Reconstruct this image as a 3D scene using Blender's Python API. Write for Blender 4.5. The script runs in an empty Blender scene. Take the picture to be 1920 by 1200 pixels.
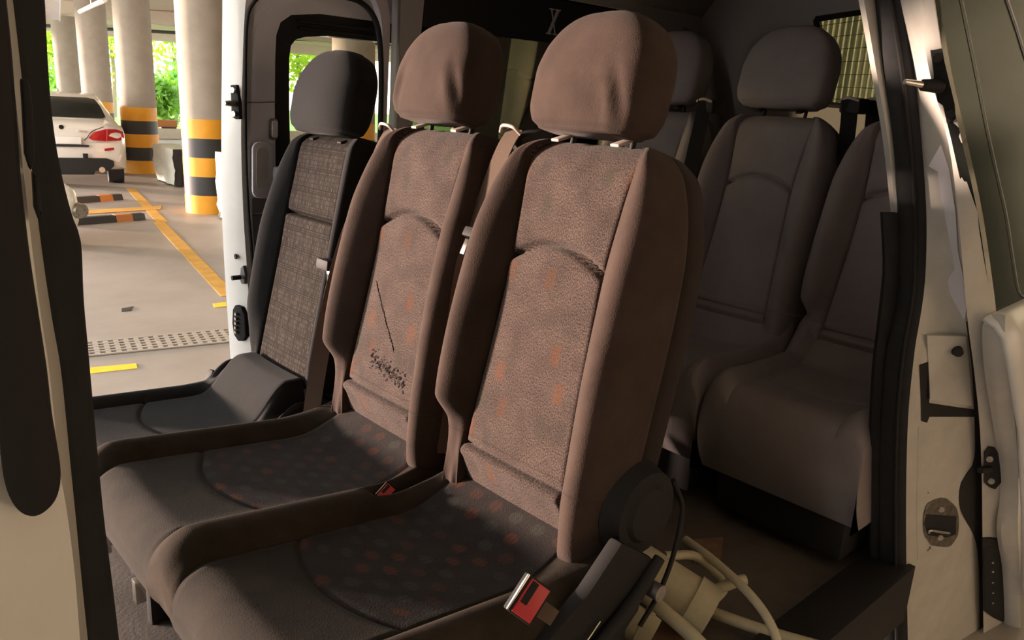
import bpy, bmesh, math, random
import numpy as np
from mathutils import Vector, Matrix
random.seed(7); rng = np.random.default_rng(7)
SC = bpy.context.scene
COL = SC.collection
# ------------------------------------------------------------------ camera
CAM = np.array([-0.9675, -1.0508, 1.6]); YAW, PIT, ROL, FPX = 42.927, 15.149, 2.97, 1467.6
def cam_axes():
    a, p, r = map(math.radians, (YAW, PIT, ROL))
    fw = np.array([math.sin(a)*math.cos(p), math.cos(a)*math.cos(p), -math.sin(p)])
    rt = np.array([math.cos(a), -math.sin(a), 0.0]); up = np.cross(rt, fw)
    return math.cos(r)*rt+math.sin(r)*up, -math.sin(r)*rt+math.cos(r)*up, fw
AR, AU, AF = cam_axes()
cd = bpy.data.cameras.new('camera'); cam = bpy.data.objects.new('camera', cd); COL.objects.link(cam)
M = Matrix.Identity(4)
for i in range(3):
    M[i][0] = AR[i]; M[i][1] = AU[i]; M[i][2] = -AF[i]; M[i][3] = CAM[i]
cam.matrix_world = M
cd.sensor_width = 36.0; cd.lens = FPX*36.0/1920.0; cd.clip_start = 0.05; cd.clip_end = 400
SC.camera = cam
# ------------------------------------------------------------------ light, sky, exposure
w = bpy.data.worlds.new('sky'); SC.world = w; w.use_nodes = True
nt = w.node_tree; bg = nt.nodes['Background']
tc = nt.nodes.new('ShaderNodeTexCoord'); sep = nt.nodes.new('ShaderNodeSeparateXYZ'); rmp = nt.nodes.new('ShaderNodeValToRGB')
nt.links.new(tc.outputs['Generated'], sep.inputs[0]); nt.links.new(sep.outputs['Z'], rmp.inputs[0])
rmp.color_ramp.elements[0].color = (1.0, 0.93, 0.83, 1); rmp.color_ramp.elements[1].color = (0.72, 0.84, 1.0, 1)
nt.links.new(rmp.outputs[0], bg.inputs[0]); bg.inputs[1].default_value = 6.6
SUN_EL, SUN_AZ = 4.0, (-0.65, 0.76)
sl = bpy.data.lights.new('sun', 'SUN'); sl.energy = 15.0; sl.color = (1.0, 0.74, 0.60); sl.angle = math.radians(4)
so = bpy.data.objects.new('sun', sl); COL.objects.link(so)
tosun = Vector((SUN_AZ[0], SUN_AZ[1], math.tan(math.radians(SUN_EL)))).normalized()
so.rotation_euler = tosun.to_track_quat('Z', 'Y').to_euler(); so.location = (-8, 10, 4)
SC.view_settings.view_transform = 'Standard'; SC.view_settings.look = 'None'
SC.view_settings.exposure = 0.0; SC.view_settings.gamma = 1.0; SC.view_settings.use_curve_mapping = False
# ------------------------------------------------------------------ measuring: where a line of sight meets a real plane
def ray(u, v): return AF + (u-960)/FPX*AR - (v-600)/FPX*AU
def at(u, v, ax, val):
    d = ray(u, v); i = 'XYZ'.index(ax); return CAM + d*(val-CAM[i])/d[i]
TUM = 0.14                                   # tumblehome of the van sides above the waist
def tilt(z): return TUM*max(0.0, z-1.1)
def side(u, v, y0, s):                       # point on a van side; s=+1 near side, -1 far side
    y = y0
    for _ in range(12):
        p = at(u, v, 'Y', y); y = y0+s*tilt(p[2])
    return p
def near(u, v, y0): return side(u, v, y0, 1)
def far(u, v, y0): return side(u, v, y0, -1)
def ground(u, depth):                        # garage floor point in picture column u at a given depth
    v = 600.0
    for _ in range(20):
        r = ray(u, v); v += (CAM[2]+depth*r[2])/(depth*AU[2])*FPX
    p = CAM+ray(u, v)*depth; p[2] = 0; return p
# ------------------------------------------------------------------ materials
def mat(name, col, rough=0.6, metal=0.0, bump=0.0, bscale=300, mottle=0.0, mscale=6, sheen=0.0, coat=0.0, spec=0.5):
    m = bpy.data.materials.new(name); m.use_nodes = True; n = m.node_tree.nodes; l = m.node_tree.links
    b = n['Principled BSDF']; b.inputs['Base Color'].default_value = (*col, 1); b.inputs['Roughness'].default_value = rough
    b.inputs['Metallic'].default_value = metal; b.inputs['Specular IOR Level'].default_value = spec
    if coat: b.inputs['Coat Weight'].default_value = coat; b.inputs['Coat Roughness'].default_value = 0.08
    if sheen: b.inputs['Sheen Weight'].default_value = sheen; b.inputs['Sheen Roughness'].default_value = 0.5
    t = n.new('ShaderNodeTexCoord')
    if mottle:
        x = n.new('ShaderNodeTexNoise'); x.inputs['Scale'].default_value = mscale; x.inputs['Detail'].default_value = 8
        x.inputs['Roughness'].default_value = 0.65
        l.new(t.outputs['Object'], x.inputs['Vector'])
        r = n.new('ShaderNodeMapRange'); r.inputs['From Min'].default_value = 0.3; r.inputs['From Max'].default_value = 0.7
        r.inputs['To Min'].default_value = 1-mottle; r.inputs['To Max'].default_value = 1+mottle; l.new(x.outputs['Fac'], r.inputs['Value'])
        mx = n.new('ShaderNodeMix'); mx.data_type = 'RGBA'; mx.blend_type = 'MULTIPLY'; mx.inputs['Factor'].default_value = 1
        mx.inputs['A'].default_value = (*col, 1); l.new(r.outputs[0], mx.inputs['B']); l.new(mx.outputs['Result'], b.inputs['Base Color'])
    if bump:
        x = n.new('ShaderNodeTexNoise'); x.inputs['Scale'].default_value = bscale; x.inputs['Detail'].default_value = 3
        l.new(t.outputs['Object'], x.inputs['Vector'])
        bp = n.new('ShaderNodeBump'); bp.inputs['Strength'].default_value = bump; bp.inputs['Distance'].default_value = 0.002
        l.new(x.outputs['Fac'], bp.inputs['Height']); l.new(bp.outputs[0], b.inputs['Normal'])
    return m
def nd(m, t, **kw):
    x = m.node_tree.nodes.new(t)
    for k, v in kw.items():
        if k in x.inputs: x.inputs[k].default_value = v
        else: setattr(x, k, v)
    return x
def math_(m, op, a, b=None, c=None):
    x = nd(m, 'ShaderNodeMath', operation=op)
    for i, s in enumerate((a, b, c)):
        if s is None: continue
        if isinstance(s, (int, float)): x.inputs[i].default_value = s
        else: m.node_tree.links.new(s, x.inputs[i])
    return x.outputs[0]
def mixc(m, f, a, b, blend='MIX'):
    x = nd(m, 'ShaderNodeMix', data_type='RGBA', blend_type=blend); L = m.node_tree.links
    for s, k in ((f, 'Factor'), (a, 'A'), (b, 'B')):
        if isinstance(s, (int, float)): x.inputs[k].default_value = s
        elif isinstance(s, tuple): x.inputs[k].default_value = (*s, 1)
        else: L.new(s, x.inputs[k])
    return x.outputs['Result']
def spotted(name, base, speck, spots, px, py, lx, ly, strength, stripes=90.0, cover=0.75, rect=False):
    """woven cloth with rows of staggered lozenges; UV is in metres on the cushion"""
    m = mat(name, base, 0.95, bump=0.6, bscale=300, sheen=0.06, spec=0.12); L = m.node_tree.links; b = m.node_tree.nodes['Principled BSDF']
    uv = nd(m, 'ShaderNodeUVMap'); sp = nd(m, 'ShaderNodeSeparateXYZ'); L.new(uv.outputs[0], sp.inputs[0])
    y = math_(m, 'DIVIDE', sp.outputs[1], py); row = math_(m, 'FLOOR', y)
    sh = math_(m, 'MULTIPLY', math_(m, 'FRACT', math_(m, 'MULTIPLY', row, 0.5)), 1.0)
    x = math_(m, 'ADD', math_(m, 'DIVIDE', sp.outputs[0], px), sh); colm = math_(m, 'FLOOR', x)
    fx = math_(m, 'SUBTRACT', math_(m, 'FRACT', x), 0.5); fy = math_(m, 'SUBTRACT', math_(m, 'FRACT', y), 0.5)
    dx = math_(m, 'MAXIMUM', math_(m, 'SUBTRACT', math_(m, 'ABSOLUTE', fx), lx*0.35), 0.0)
    q = math_(m, 'ADD', math_(m, 'MULTIPLY', dx, 1/lx), math_(m, 'MULTIPLY', math_(m, 'ABSOLUTE', fy), 0.62/ly))
    if rect: q = math_(m, 'MULTIPLY', math_(m, 'MAXIMUM', math_(m, 'DIVIDE', math_(m, 'ABSOLUTE', fx), lx), math_(m, 'DIVIDE', math_(m, 'ABSOLUTE', fy), ly)), 0.33)
    msk = nd(m, 'ShaderNodeMapRange'); L.new(q, msk.inputs['Value'])
    msk.inputs['From Min'].default_value = 0.44; msk.inputs['From Max'].default_value = 0.22
    cv = nd(m, 'ShaderNodeCombineXYZ'); L.new(colm, cv.inputs[0]); L.new(row, cv.inputs[1])
    wn = nd(m, 'ShaderNodeTexWhiteNoise', noise_dimensions='3D'); L.new(cv.outputs[0], wn.inputs['Vector'])
    rp = nd(m, 'ShaderNodeValToRGB'); rp.color_ramp.interpolation = 'CONSTANT'
    e = rp.color_ramp.elements; e[0].position = 0; e[0].color = (*spots[0], 1); e[1].position = 1/len(spots); e[1].color = (*spots[1], 1)
    for i, c in enumerate(spots[2:], 2): k = e.new(i/len(spots)); k.color = (*c, 1)
    L.new(wn.outputs['Value'], rp.inputs[0])
    w2 = nd(m, 'ShaderNodeTexWhiteNoise', noise_dimensions='3D'); cv2 = nd(m, 'ShaderNodeVectorMath', operation='ADD')
    cv2.inputs[1].default_value = (17.3, 5.1, 2.2); L.new(cv.outputs[0], cv2.inputs[0]); L.new(cv2.outputs[0], w2.inputs['Vector'])
    on = math_(m, 'LESS_THAN', w2.outputs['Value'], cover)
    st = math_(m, 'ADD', math_(m, 'MULTIPLY', math_(m, 'SINE', math_(m, 'MULTIPLY', sp.outputs[0], stripes*math.tau)), 0.25), 0.75)
    no = nd(m, 'ShaderNodeTexNoise', Scale=430.0, Detail=3.0); vm = nd(m, 'ShaderNodeVectorMath', operation='MULTIPLY'); vm.inputs[1].default_value = (1.25, 0.7, 1.0); L.new(uv.outputs[0], vm.inputs[0]); L.new(vm.outputs[0], no.inputs['Vector'])
    nr = nd(m, 'ShaderNodeMapRange'); L.new(no.outputs['Fac'], nr.inputs['Value'])
    for k, v in (('From Min', 0.35), ('From Max', 0.65), ('To Min', 0.0), ('To Max', 1.0)): nr.inputs[k].default_value = v
    bs = mixc(m, nr.outputs[0], base, speck)
    big = nd(m, 'ShaderNodeTexNoise', Scale=14.0, Detail=5.0); L.new(uv.outputs[0], big.inputs['Vector'])
    br = nd(m, 'ShaderNodeMapRange'); L.new(big.outputs['Fac'], br.inputs['Value'])
    for k, v in (('From Min', 0.3), ('From Max', 0.7), ('To Min', 0.75), ('To Max', 1.2)): br.inputs[k].default_value = v
    bs = mixc(m, 1.0, bs, br.outputs[0], 'MULTIPLY')
    f = math_(m, 'MULTIPLY', math_(m, 'MULTIPLY', math_(m, 'MULTIPLY', msk.outputs[0], on), st), strength)
    L.new(mixc(m, f, bs, rp.outputs[0]), b.inputs['Base Color'])
    return m
def plaid(name, base, light):
    m = mat(name, base, 0.9, bump=0.3, bscale=500, spec=0.12); L = m.node_tree.links; b = m.node_tree.nodes['Principled BSDF']
    uv = nd(m, 'ShaderNodeUVMap'); sp = nd(m, 'ShaderNodeSeparateXYZ'); L.new(uv.outputs[0], sp.inputs[0])
    def lines(s, period, offs, wd):
        o = None
        for k in offs:
            f = math_(m, 'FRACT', math_(m, 'ADD', math_(m, 'DIVIDE', s, period), k))
            t = math_(m, 'LESS_THAN', f, wd)
            o = t if o is None else math_(m, 'MAXIMUM', o, t)
        return o
    cells = nd(m, 'ShaderNodeTexWhiteNoise', noise_dimensions='2D')
    c2 = nd(m, 'ShaderNodeCombineXYZ')
    L.new(math_(m, 'FLOOR', math_(m, 'DIVIDE', sp.outputs[0], 0.0065)), c2.inputs[0])
    L.new(math_(m, 'FLOOR', math_(m, 'DIVIDE', sp.outputs[1], 0.013)), c2.inputs[1]); L.new(c2.outputs[0], cells.inputs['Vector'])
    fx = math_(m, 'FRACT', math_(m, 'DIVIDE', sp.outputs[0], 0.0065)); fy = math_(m, 'FRACT', math_(m, 'DIVIDE', sp.outputs[1], 0.013))
    dash = math_(m, 'MULTIPLY', math_(m, 'LESS_THAN', fx, 0.5), math_(m, 'LESS_THAN', fy, 0.82))
    f = math_(m, 'MULTIPLY', dash, math_(m, 'MULTIPLY', cells.outputs['Value'], 0.9))
    col = mixc(m, f, base, light)
    dk = math_(m, 'MAXIMUM', lines(sp.outputs[0], 0.052, (0, 0.16), 0.05), lines(sp.outputs[1], 0.058, (0, .12, .24), 0.045))
    L.new(mixc(m, math_(m, 'MULTIPLY', dk, 0.7), col, tuple(c*.35 for c in base)), b.inputs['Base Color'])
    return m
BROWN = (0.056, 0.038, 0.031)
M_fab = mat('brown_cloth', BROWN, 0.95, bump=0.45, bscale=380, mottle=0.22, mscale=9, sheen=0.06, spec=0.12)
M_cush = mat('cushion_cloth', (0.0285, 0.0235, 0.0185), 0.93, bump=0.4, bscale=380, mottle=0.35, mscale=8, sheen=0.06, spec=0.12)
M_panel = spotted('panel_cloth', (0.0200, 0.0140, 0.0120), (0.1150, 0.0830, 0.0710), [(0.1240, 0.0446, 0.0161), (0.0465, 0.0322, 0.0273), (0.0310, 0.0298, 0.0267), (0.0992, 0.0403, 0.0186), (0.0360, 0.0372, 0.0248)], 0.056, 0.070, 0.21, 0.27, 0.55, stripes=260.0, cover=0.5, rect=True)
M_cbol = mat('cushion_bolster_cloth', (0.038, 0.030, 0.0230), 0.95, bump=0.4, bscale=380, mottle=0.3, mscale=9, spec=0.12)
M_insert = spotted('insert_cloth', (0.0165, 0.0135, 0.0128), (0.0300, 0.0240, 0.0218), [(0.0975, 0.0315, 0.0165), (0.0413, 0.0435, 0.0353), (0.0638, 0.0270, 0.0180), (0.0315, 0.0353, 0.0300)], 0.062, 0.040, 0.42, 0.55, 0.7, cover=0.8)
M_shell = mat('seat_shell_cloth', (0.0300, 0.0222, 0.0198), 0.95, bump=0.4, bscale=380, sheen=0.06, spec=0.12)
M_fgrey = mat('charcoal_cloth', (0.0168, 0.0168, 0.0174), 0.95, bump=0.4, bscale=400, mottle=0.15, sheen=0.06, spec=0.12)
M_plaid = plaid('plaid_cloth', (0.0168, 0.0130, 0.0105), (0.072, 0.058, 0.049))
M_rgrey = mat('rear_grey_cloth', (0.25, 0.215, 0.215), 0.95, bump=0.3, bscale=300, mottle=0.12, sheen=0.06, spec=0.12)
M_rdark = mat('rear_dark_cloth', (0.13, 0.118, 0.117), 0.95, bump=0.3, bscale=300, mottle=0.1, sheen=0.06, spec=0.12)
M_blk = mat('black_plastic', (0.020, 0.019, 0.019), 0.65, bump=0.1, bscale=300, spec=0.22)
M_rub = mat('black_rubber', (0.020, 0.020, 0.021), 0.75, mottle=0.2, mscale=30, spec=0.25)
M_web = mat('belt_webbing', (0.13, 0.092, 0.070), 0.8, bump=0.5, bscale=600, spec=0.12)
M_chr = mat('chrome', (0.72, 0.70, 0.66), 0.22, 1.0)
M_steel = mat('scuffed_steel', (0.45, 0.42, 0.38), 0.4, 1.0, mottle=0.4, mscale=60)
M_dsteel = mat('dark_worn_steel', (0.28, 0.25, 0.22), 0.28, 1.0, mottle=0.6, mscale=45)
M_lining = mat('grey_lining', (0.40, 0.375, 0.37), 0.85, spec=0.15)
M_dgreen = mat('reflection_dark_green', (0.07, 0.08, 0.05), 0.8, mottle=0.3, mscale=.8)  # invented wall tone, to darken what the near door glass reflects
M_red = mat('red_plastic', (0.55, 0.035, 0.04), 0.4)
M_white = mat('white_paint', (0.78, 0.77, 0.74), 0.35, coat=0.6, mottle=0.04, mscale=9)
M_dwhite = mat('shaded_white_paint', (0.54, 0.515, 0.465), 0.5, mottle=0.1, mscale=11)  # darker copy of the white paint, shade put into its colour
M_trim = mat('grey_trim', (0.72, 0.70, 0.75), 0.6, bump=0.1, bscale=500)
M_trimd = mat('dark_grey_trim', (0.20, 0.19, 0.19), 0.7, bump=0.1, bscale=500, spec=0.12)
M_head = mat('headliner_felt', (0.60, 0.56, 0.55), 0.95, mottle=0.1, mscale=20, spec=0.12)
M_mat = mat('floor_mat', (0.13, 0.11, 0.095), 0.95, bump=0.5, bscale=120, mottle=0.2, spec=0.12)
M_beige = mat('aged_beige_plastic', (0.50, 0.45, 0.31), 0.5, mottle=0.1, mscale=40)
M_card = mat('brown_cardboard', (0.22, 0.13, 0.08), 0.9, mottle=0.2, mscale=30)
M_conc = mat('concrete', (0.37, 0.325, 0.275), 0.85, bump=0.3, bscale=40, mottle=0.1, mscale=4)
M_floor = mat('garage_floor_paint', (0.34, 0.30, 0.265), 0.55, bump=0.15, bscale=60, mottle=0.16, mscale=0.9)
M_ceil = mat('pale_ceiling', (0.66, 0.60, 0.50), 0.8, mottle=0.06)
M_yel = mat('yellow_stripe_paint', (0.80, 0.36, 0.02), 0.5, mottle=0.08, mscale=5)
M_bstr = mat('black_stripe_paint', (0.03, 0.03, 0.033), 0.5, mottle=0.1, mscale=5)
M_line = mat('floor_line_paint', (0.62, 0.34, 0.06), 0.6, mottle=0.2, mscale=6)
M_line2 = mat('fresh_yellow_paint', (0.85, 0.60, 0.04), 0.6, mottle=0.1, mscale=12)
M_car = mat('white_car_paint', (0.72, 0.68, 0.62), 0.3, coat=1.0)
M_tail = mat('red_lamp_plastic', (0.45, 0.012, 0.02), 0.15, coat=0.5)
M_tarp = mat('white_tarp', (0.66, 0.66, 0.58), 0.5, mottle=0.12, mscale=7)
M_redp = mat('red_pipe_paint', (0.36, 0.05, 0.045), 0.5)
M_corr = mat('olive_sheet_metal', (0.30, 0.32, 0.23), 0.6, mottle=0.1)
M_wall = mat('pale_olive_wall_paint', (0.42, 0.39, 0.30), 0.8, mottle=0.1, mscale=2)
M_bark = mat('tree_bark', (0.22, 0.17, 0.11), 0.9, bump=0.5, bscale=20)
M_lav = mat('pale_lavender_vinyl', (0.52, 0.48, 0.52), 0.6)
M_pale = mat('pale_plastic', (0.42, 0.36, 0.31), 0.5)
M_orange = mat('orange_plastic', (0.50, 0.18, 0.045), 0.5)
def glass(name, tint, alpha, rough=0.02):
    m = bpy.data.materials.new(name); m.use_nodes = True; n = m.node_tree.nodes; l = m.node_tree.links
    n.remove(n['Principled BSDF']); o = n['Material Output']
    tr = n.new('ShaderNodeBsdfTransparent'); tr.inputs[0].default_value = (*tint, 1)
    g = n.new('ShaderNodeBsdfGlossy'); g.inputs['Roughness'].default_value = rough
    fr = n.new('ShaderNodeFresnel'); fr.inputs[0].default_value = 1.45
    mx = n.new('ShaderNodeMixShader'); l.new(fr.outputs[0], mx.inputs[0]); l.new(tr.outputs[0], mx.inputs[1]); l.new(g.outputs[0], mx.inputs[2])
    l.new(mx.outputs[0], o.inputs[0]); return m
M_glass = glass('window_glass', (0.80, 0.80, 0.74), 0.2)
M_tint = glass('tinted_glass', (0.42, 0.42, 0.34), 0.2)
M_dglass = mat('privacy_glass', (0.014, 0.016, 0.014), 0.10, mottle=0.3, mscale=3, spec=0.07)
def leafmat(name, c):
    m = mat(name, c, 0.5); b = m.node_tree.nodes['Principled BSDF']; L = m.node_tree.links
    t = nd(m, 'ShaderNodeBsdfTranslucent'); t.inputs[0].default_value = (c[0]*1.3, c[1]*1.2, c[2]*.6, 1)
    mx = nd(m, 'ShaderNodeMixShader'); mx.inputs[0].default_value = 0.5
    L.new(b.outputs[0], mx.inputs[1]); L.new(t.outputs[0], mx.inputs[2]); L.new(mx.outputs[0], m.node_tree.nodes['Material Output'].inputs[0]); return m
M_leaf = leafmat('lime_leaves', (0.36, 0.55, 0.06)); M_leaf2 = leafmat('green_leaves', (0.20, 0.42, 0.08))
# ------------------------------------------------------------------ builders
def obj(name, V, Fc, m, parent=None, smooth=True, uv=None, auto=None):
    V = np.asarray([tuple(map(float, v)) for v in V]); us = np.unique([i for f in Fc for i in f])
    if len(us) < len(V):
        mp_ = np.zeros(len(V), int); mp_[us] = np.arange(len(us)); Fc = [tuple(mp_[i] for i in f) for f in Fc]; V = V[us]
        if uv is not None: uv = np.asarray(uv)[us]
    me = bpy.data.meshes.new(name); me.from_pydata([tuple(map(float, v)) for v in V], [], [tuple(int(i) for i in f) for f in Fc])
    me.materials.append(m)
    if smooth: me.polygons.foreach_set('use_smooth', [True]*len(me.polygons))
    if uv is not None:
        ul = me.uv_layers.new(name='UVMap'); idx = np.empty(len(me.loops), int); me.loops.foreach_get('vertex_index', idx)
        ul.data.foreach_set('uv', np.asarray(uv, float)[idx].ravel())
    me.update(); o = bpy.data.objects.new(name, me); COL.objects.link(o)
    if auto is not None:
        bm = bmesh.new(); bm.from_mesh(me)
        for e in bm.edges:
            if len(e.link_faces) == 2 and e.calc_face_angle(0) > auto: e.smooth = False
        bm.to_mesh(me); bm.free()
    if parent is not None: o.parent = parent; o.matrix_parent_inverse = parent.matrix_world.inverted() if False else Matrix.Translation(-Vector(parent.get('base', (0, 0, 0))))
    return o
def frombm(name, bm, m, parent=None, smooth=False, auto=0.6):
    bmesh.ops.recalc_face_normals(bm, faces=bm.faces[:])
    V = [v.co.copy() for v in bm.verts]; bm.verts.index_update(); Fc = [[v.index for v in f.verts] for f in bm.faces]; bm.free()
    return obj(name, V, Fc, m, parent, True, None, auto)
def thing(name, label, cat, loc=(0, 0, 0), group=None):
    o = bpy.data.objects.new(name, None); COL.objects.link(o); o.location = Vector([float(x) for x in loc]); o['label'] = label; o['category'] = cat
    o['base'] = [float(x) for x in loc]; o.empty_display_size = 0.05
    if group: o['group'] = group
    return o
def tag(o, label, cat, group=None):
    o['label'] = label; o['category'] = cat
    if group: o['group'] = group
    return o
def struct(o): o['kind'] = 'structure'; return o
def bbox(bm, c, s, bev=0.0, rot=None, seg=2):
    r = bmesh.ops.create_cube(bm, size=1.0); vs = r['verts']
    mt = Matrix.Translation(Vector([float(x) for x in c])) @ (rot.to_4x4() if rot else Matrix.Identity(4)) @ Matrix.Diagonal((*[float(x) for x in s], 1))
    bmesh.ops.transform(bm, matrix=mt, verts=vs)
    if bev: bmesh.ops.bevel(bm, geom=list({e for v in vs for e in v.link_edges}), offset=bev, segments=seg, affect='EDGES', profile=0.6)
def box(name, c, s, m, parent=None, bev=0.004, rot=None):
    bm = bmesh.new(); bbox(bm, c, s, bev, rot); return frombm(name, bm, m, parent)
def spline(P, n=8):
    P = np.asarray(P, float)
    if len(P) < 3: return P
    Q = np.vstack([2*P[0]-P[1], P, 2*P[-1]-P[-2]]); out = []
    for i in range(1, len(Q)-2):
        a, b, c, d = Q[i-1:i+3]
        for t in np.linspace(0, 1, n, endpoint=False):
            out.append(0.5*((2*b)+(-a+c)*t+(2*a-5*b+4*c-d)*t*t+(-a+3*b-3*c+d)*t**3))
    out.append(P[-1]); return np.array(out)
def frames(P):
    T = np.gradient(P, axis=0); T /= np.linalg.norm(T, axis=1)[:, None]
    ref = np.array([0, 0, 1.0]) if abs(T[0][2]) < 0.8 else np.array([1.0, 0, 0]); N = np.empty_like(P); B = np.empty_like(P)
    for i, t in enumerate(T):
        n = ref-t*(ref@t); n /= np.linalg.norm(n); N[i] = n; B[i] = np.cross(t, n); ref = n
    return T, N, B
def tube(name, P, r, m, parent=None, n=10, smooth=6):
    P = spline(P, smooth) if smooth else np.asarray(P, float); T, N, B = frames(P); R = np.broadcast_to(np.interp(np.linspace(0, 1, len(P)), np.linspace(0, 1, np.size(r)), np.ravel(r)), (len(P),))
    a = np.arange(n)/n*math.tau; V = []; Fc = []
    for i in range(len(P)):
        for k in a: V.append(P[i]+R[i]*(math.cos(k)*N[i]+math.sin(k)*B[i]))
    for i in range(len(P)-1):
        for k in range(n): Fc.append((i*n+k, i*n+(k+1) % n, (i+1)*n+(k+1) % n, (i+1)*n+k))
    Fc.append(tuple(range(n))[::-1]); Fc.append(tuple((len(P)-1)*n+k for k in range(n)))
    return obj(name, V, Fc, m, parent, True, None, 0.9)
def band(name, P, wdir, wid, th, m, parent=None, smooth=6, face=None):
    """flat webbing along a path; wdir = direction(s) of its width"""
    P = spline(P, smooth); W = np.asarray(wdir, float)
    W = np.array([W]*len(P)) if W.ndim == 1 else np.array([[np.interp(t, np.linspace(0, 1, len(W)), W[:, k]) for k in range(3)] for t in np.linspace(0, 1, len(P))])
    T = np.gradient(P, axis=0); T /= np.linalg.norm(T, axis=1)[:, None]
    W = W-T*(W*T).sum(1)[:, None]; W /= np.linalg.norm(W, axis=1)[:, None]; N = np.cross(T, W); V = []; Fc = []
    for i in range(len(P)):
        for a, b in ((-1, -1), (1, -1), (1, 1), (-1, 1)): V.append(P[i]+W[i]*a*wid/2+N[i]*b*th/2)
    for i in range(len(P)-1):
        for k in range(4): Fc.append((i*4+k, i*4+(k+1) % 4, i*4+4+(k+1) % 4, i*4+4+k))
    Fc += [(3, 2, 1, 0), tuple(len(V)-4+k for k in range(4))]
    return obj(name, V, Fc, m, parent, True, None, 0.6)
def resample(P, n):
    P = np.asarray(P, float); s = np.r_[0, np.cumsum(np.linalg.norm(np.diff(P, axis=0), axis=1))]
    return np.array([[np.interp(t, s, P[:, k]) for k in range(P.shape[1])] for t in np.linspace(0, s[-1], n)])
def strip(name, L, R, thick, m, parent=None, n=40, bulge=0.0, across=1):
    """solid sheet between two edge lines, given a thickness vector; bulge lifts its middle against the thickness"""
    L = resample(spline(L, 6), n); R = resample(spline(R, 6), n); t = np.asarray(thick, float); V = []; Fc = []; k = across+1
    for i in range(n):
        for j in range(k):
            f = j/across; V.append(L[i]*(1-f)+R[i]*f-t/np.linalg.norm(t)*bulge*math.sin(math.pi*f)**0.7)
        V.append(R[i]+t); V.append(L[i]+t)
    q = k+2
    for i in range(n-1):
        for j in range(q): Fc.append((i*q+j, i*q+(j+1) % q, (i+1)*q+(j+1) % q, (i+1)*q+j))
    Fc.append(tuple(range(q))[::-1]); Fc.append(tuple((n-1)*q+j for j in range(q)))
    bm = bmesh.new(); vs = [bm.verts.new(v) for v in V]
    for f in Fc: bm.faces.new([vs[i] for i in f])
    return frombm(name, bm, m, parent, True, 0.7)
def plate(name, outline, thick, m, parent=None, bev=0.0, holes=()):
    """solid plate with a given outline (3-D points on one face) and a thickness vector; optional holes with equal rules"""
    t = Vector([float(x) for x in thick]); bm = bmesh.new(); loops = [outline]+list(holes)
    es = []
    for lp in loops:
        vs = [bm.verts.new([float(x) for x in p]) for p in lp]
        for i in range(len(vs)): es.append(bm.edges.new((vs[i], vs[(i+1) % len(vs)])))
    if holes: r = bmesh.ops.triangle_fill(bm, edges=es, use_beauty=True, use_dissolve=False); fs = [g for g in r['geom'] if isinstance(g, bmesh.types.BMFace)]
    else:
        bm.verts.ensure_lookup_table(); fs = [bm.faces.new(bm.verts[:])]
    ex = bmesh.ops.extrude_face_region(bm, geom=fs); nv = [g for g in ex['geom'] if isinstance(g, bmesh.types.BMVert)]
    bmesh.ops.translate(bm, vec=t, verts=nv)
    bmesh.ops.recalc_face_normals(bm, faces=bm.faces[:])
    if bev:
        ed = [e for e in bm.edges if len(e.link_faces) == 2 and e.calc_face_angle(0) > 0.9]
        bmesh.ops.bevel(bm, geom=ed, offset=bev, segments=2, affect='EDGES', profile=0.6)
    return frombm(name, bm, m, parent)
def cyl(bm, a, b, r1, r2=None, n=16):
    a = np.asarray(a, float); b = np.asarray(b, float); r2 = r1 if r2 is None else r2; d = (b-a)/np.linalg.norm(b-a)
    ref = np.array([0, 0, 1.0]) if abs(d[2]) < .9 else np.array([1.0, 0, 0]); x = np.cross(d, ref); x /= np.linalg.norm(x); y = np.cross(d, x)
    A = [bm.verts.new(a+r1*(math.cos(k/n*math.tau)*x+math.sin(k/n*math.tau)*y)) for k in range(n)]
    Bv = [bm.verts.new(b+r2*(math.cos(k/n*math.tau)*x+math.sin(k/n*math.tau)*y)) for k in range(n)]
    for k in range(n): bm.faces.new((A[k], A[(k+1) % n], Bv[(k+1) % n], Bv[k]))
    bm.faces.new(A[::-1]); bm.faces.new(Bv)
def rod(name, a, b, r, m, parent=None, r2=None, n=16, bev=0):
    bm = bmesh.new(); cyl(bm, a, b, r, r2, n)
    if bev: bmesh.ops.bevel(bm, geom=[e for e in bm.edges if len(e.link_faces) == 2 and e.calc_face_angle(0) > 1], offset=bev, segments=3, affect='EDGES')
    return frombm(name, bm, m, parent)
def grid_parts(G, keys, uvs, closed_u):
    """split a grid of points (rows x cols) into pieces by the key of each quad"""
    nr, nc = G.shape[:2]; out = {}
    for i in range(nr-1):
        for j in range(nc if closed_u else nc-1):
            out.setdefault(keys(i, j), []).append((i*nc+j, i*nc+(j+1) % nc, (i+1)*nc+(j+1) % nc, (i+1)*nc+j))
    res = {}
    flat = G.reshape(-1, 3); uf = uvs.reshape(-1, 2)
    for k, fs in out.items():
        ids = sorted({i for f in fs for i in f}); mp = {a: b for b, a in enumerate(ids)}
        res[k] = (flat[ids], [tuple(mp[i] for i in f) for f in fs], uf[ids])
    return res
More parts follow.
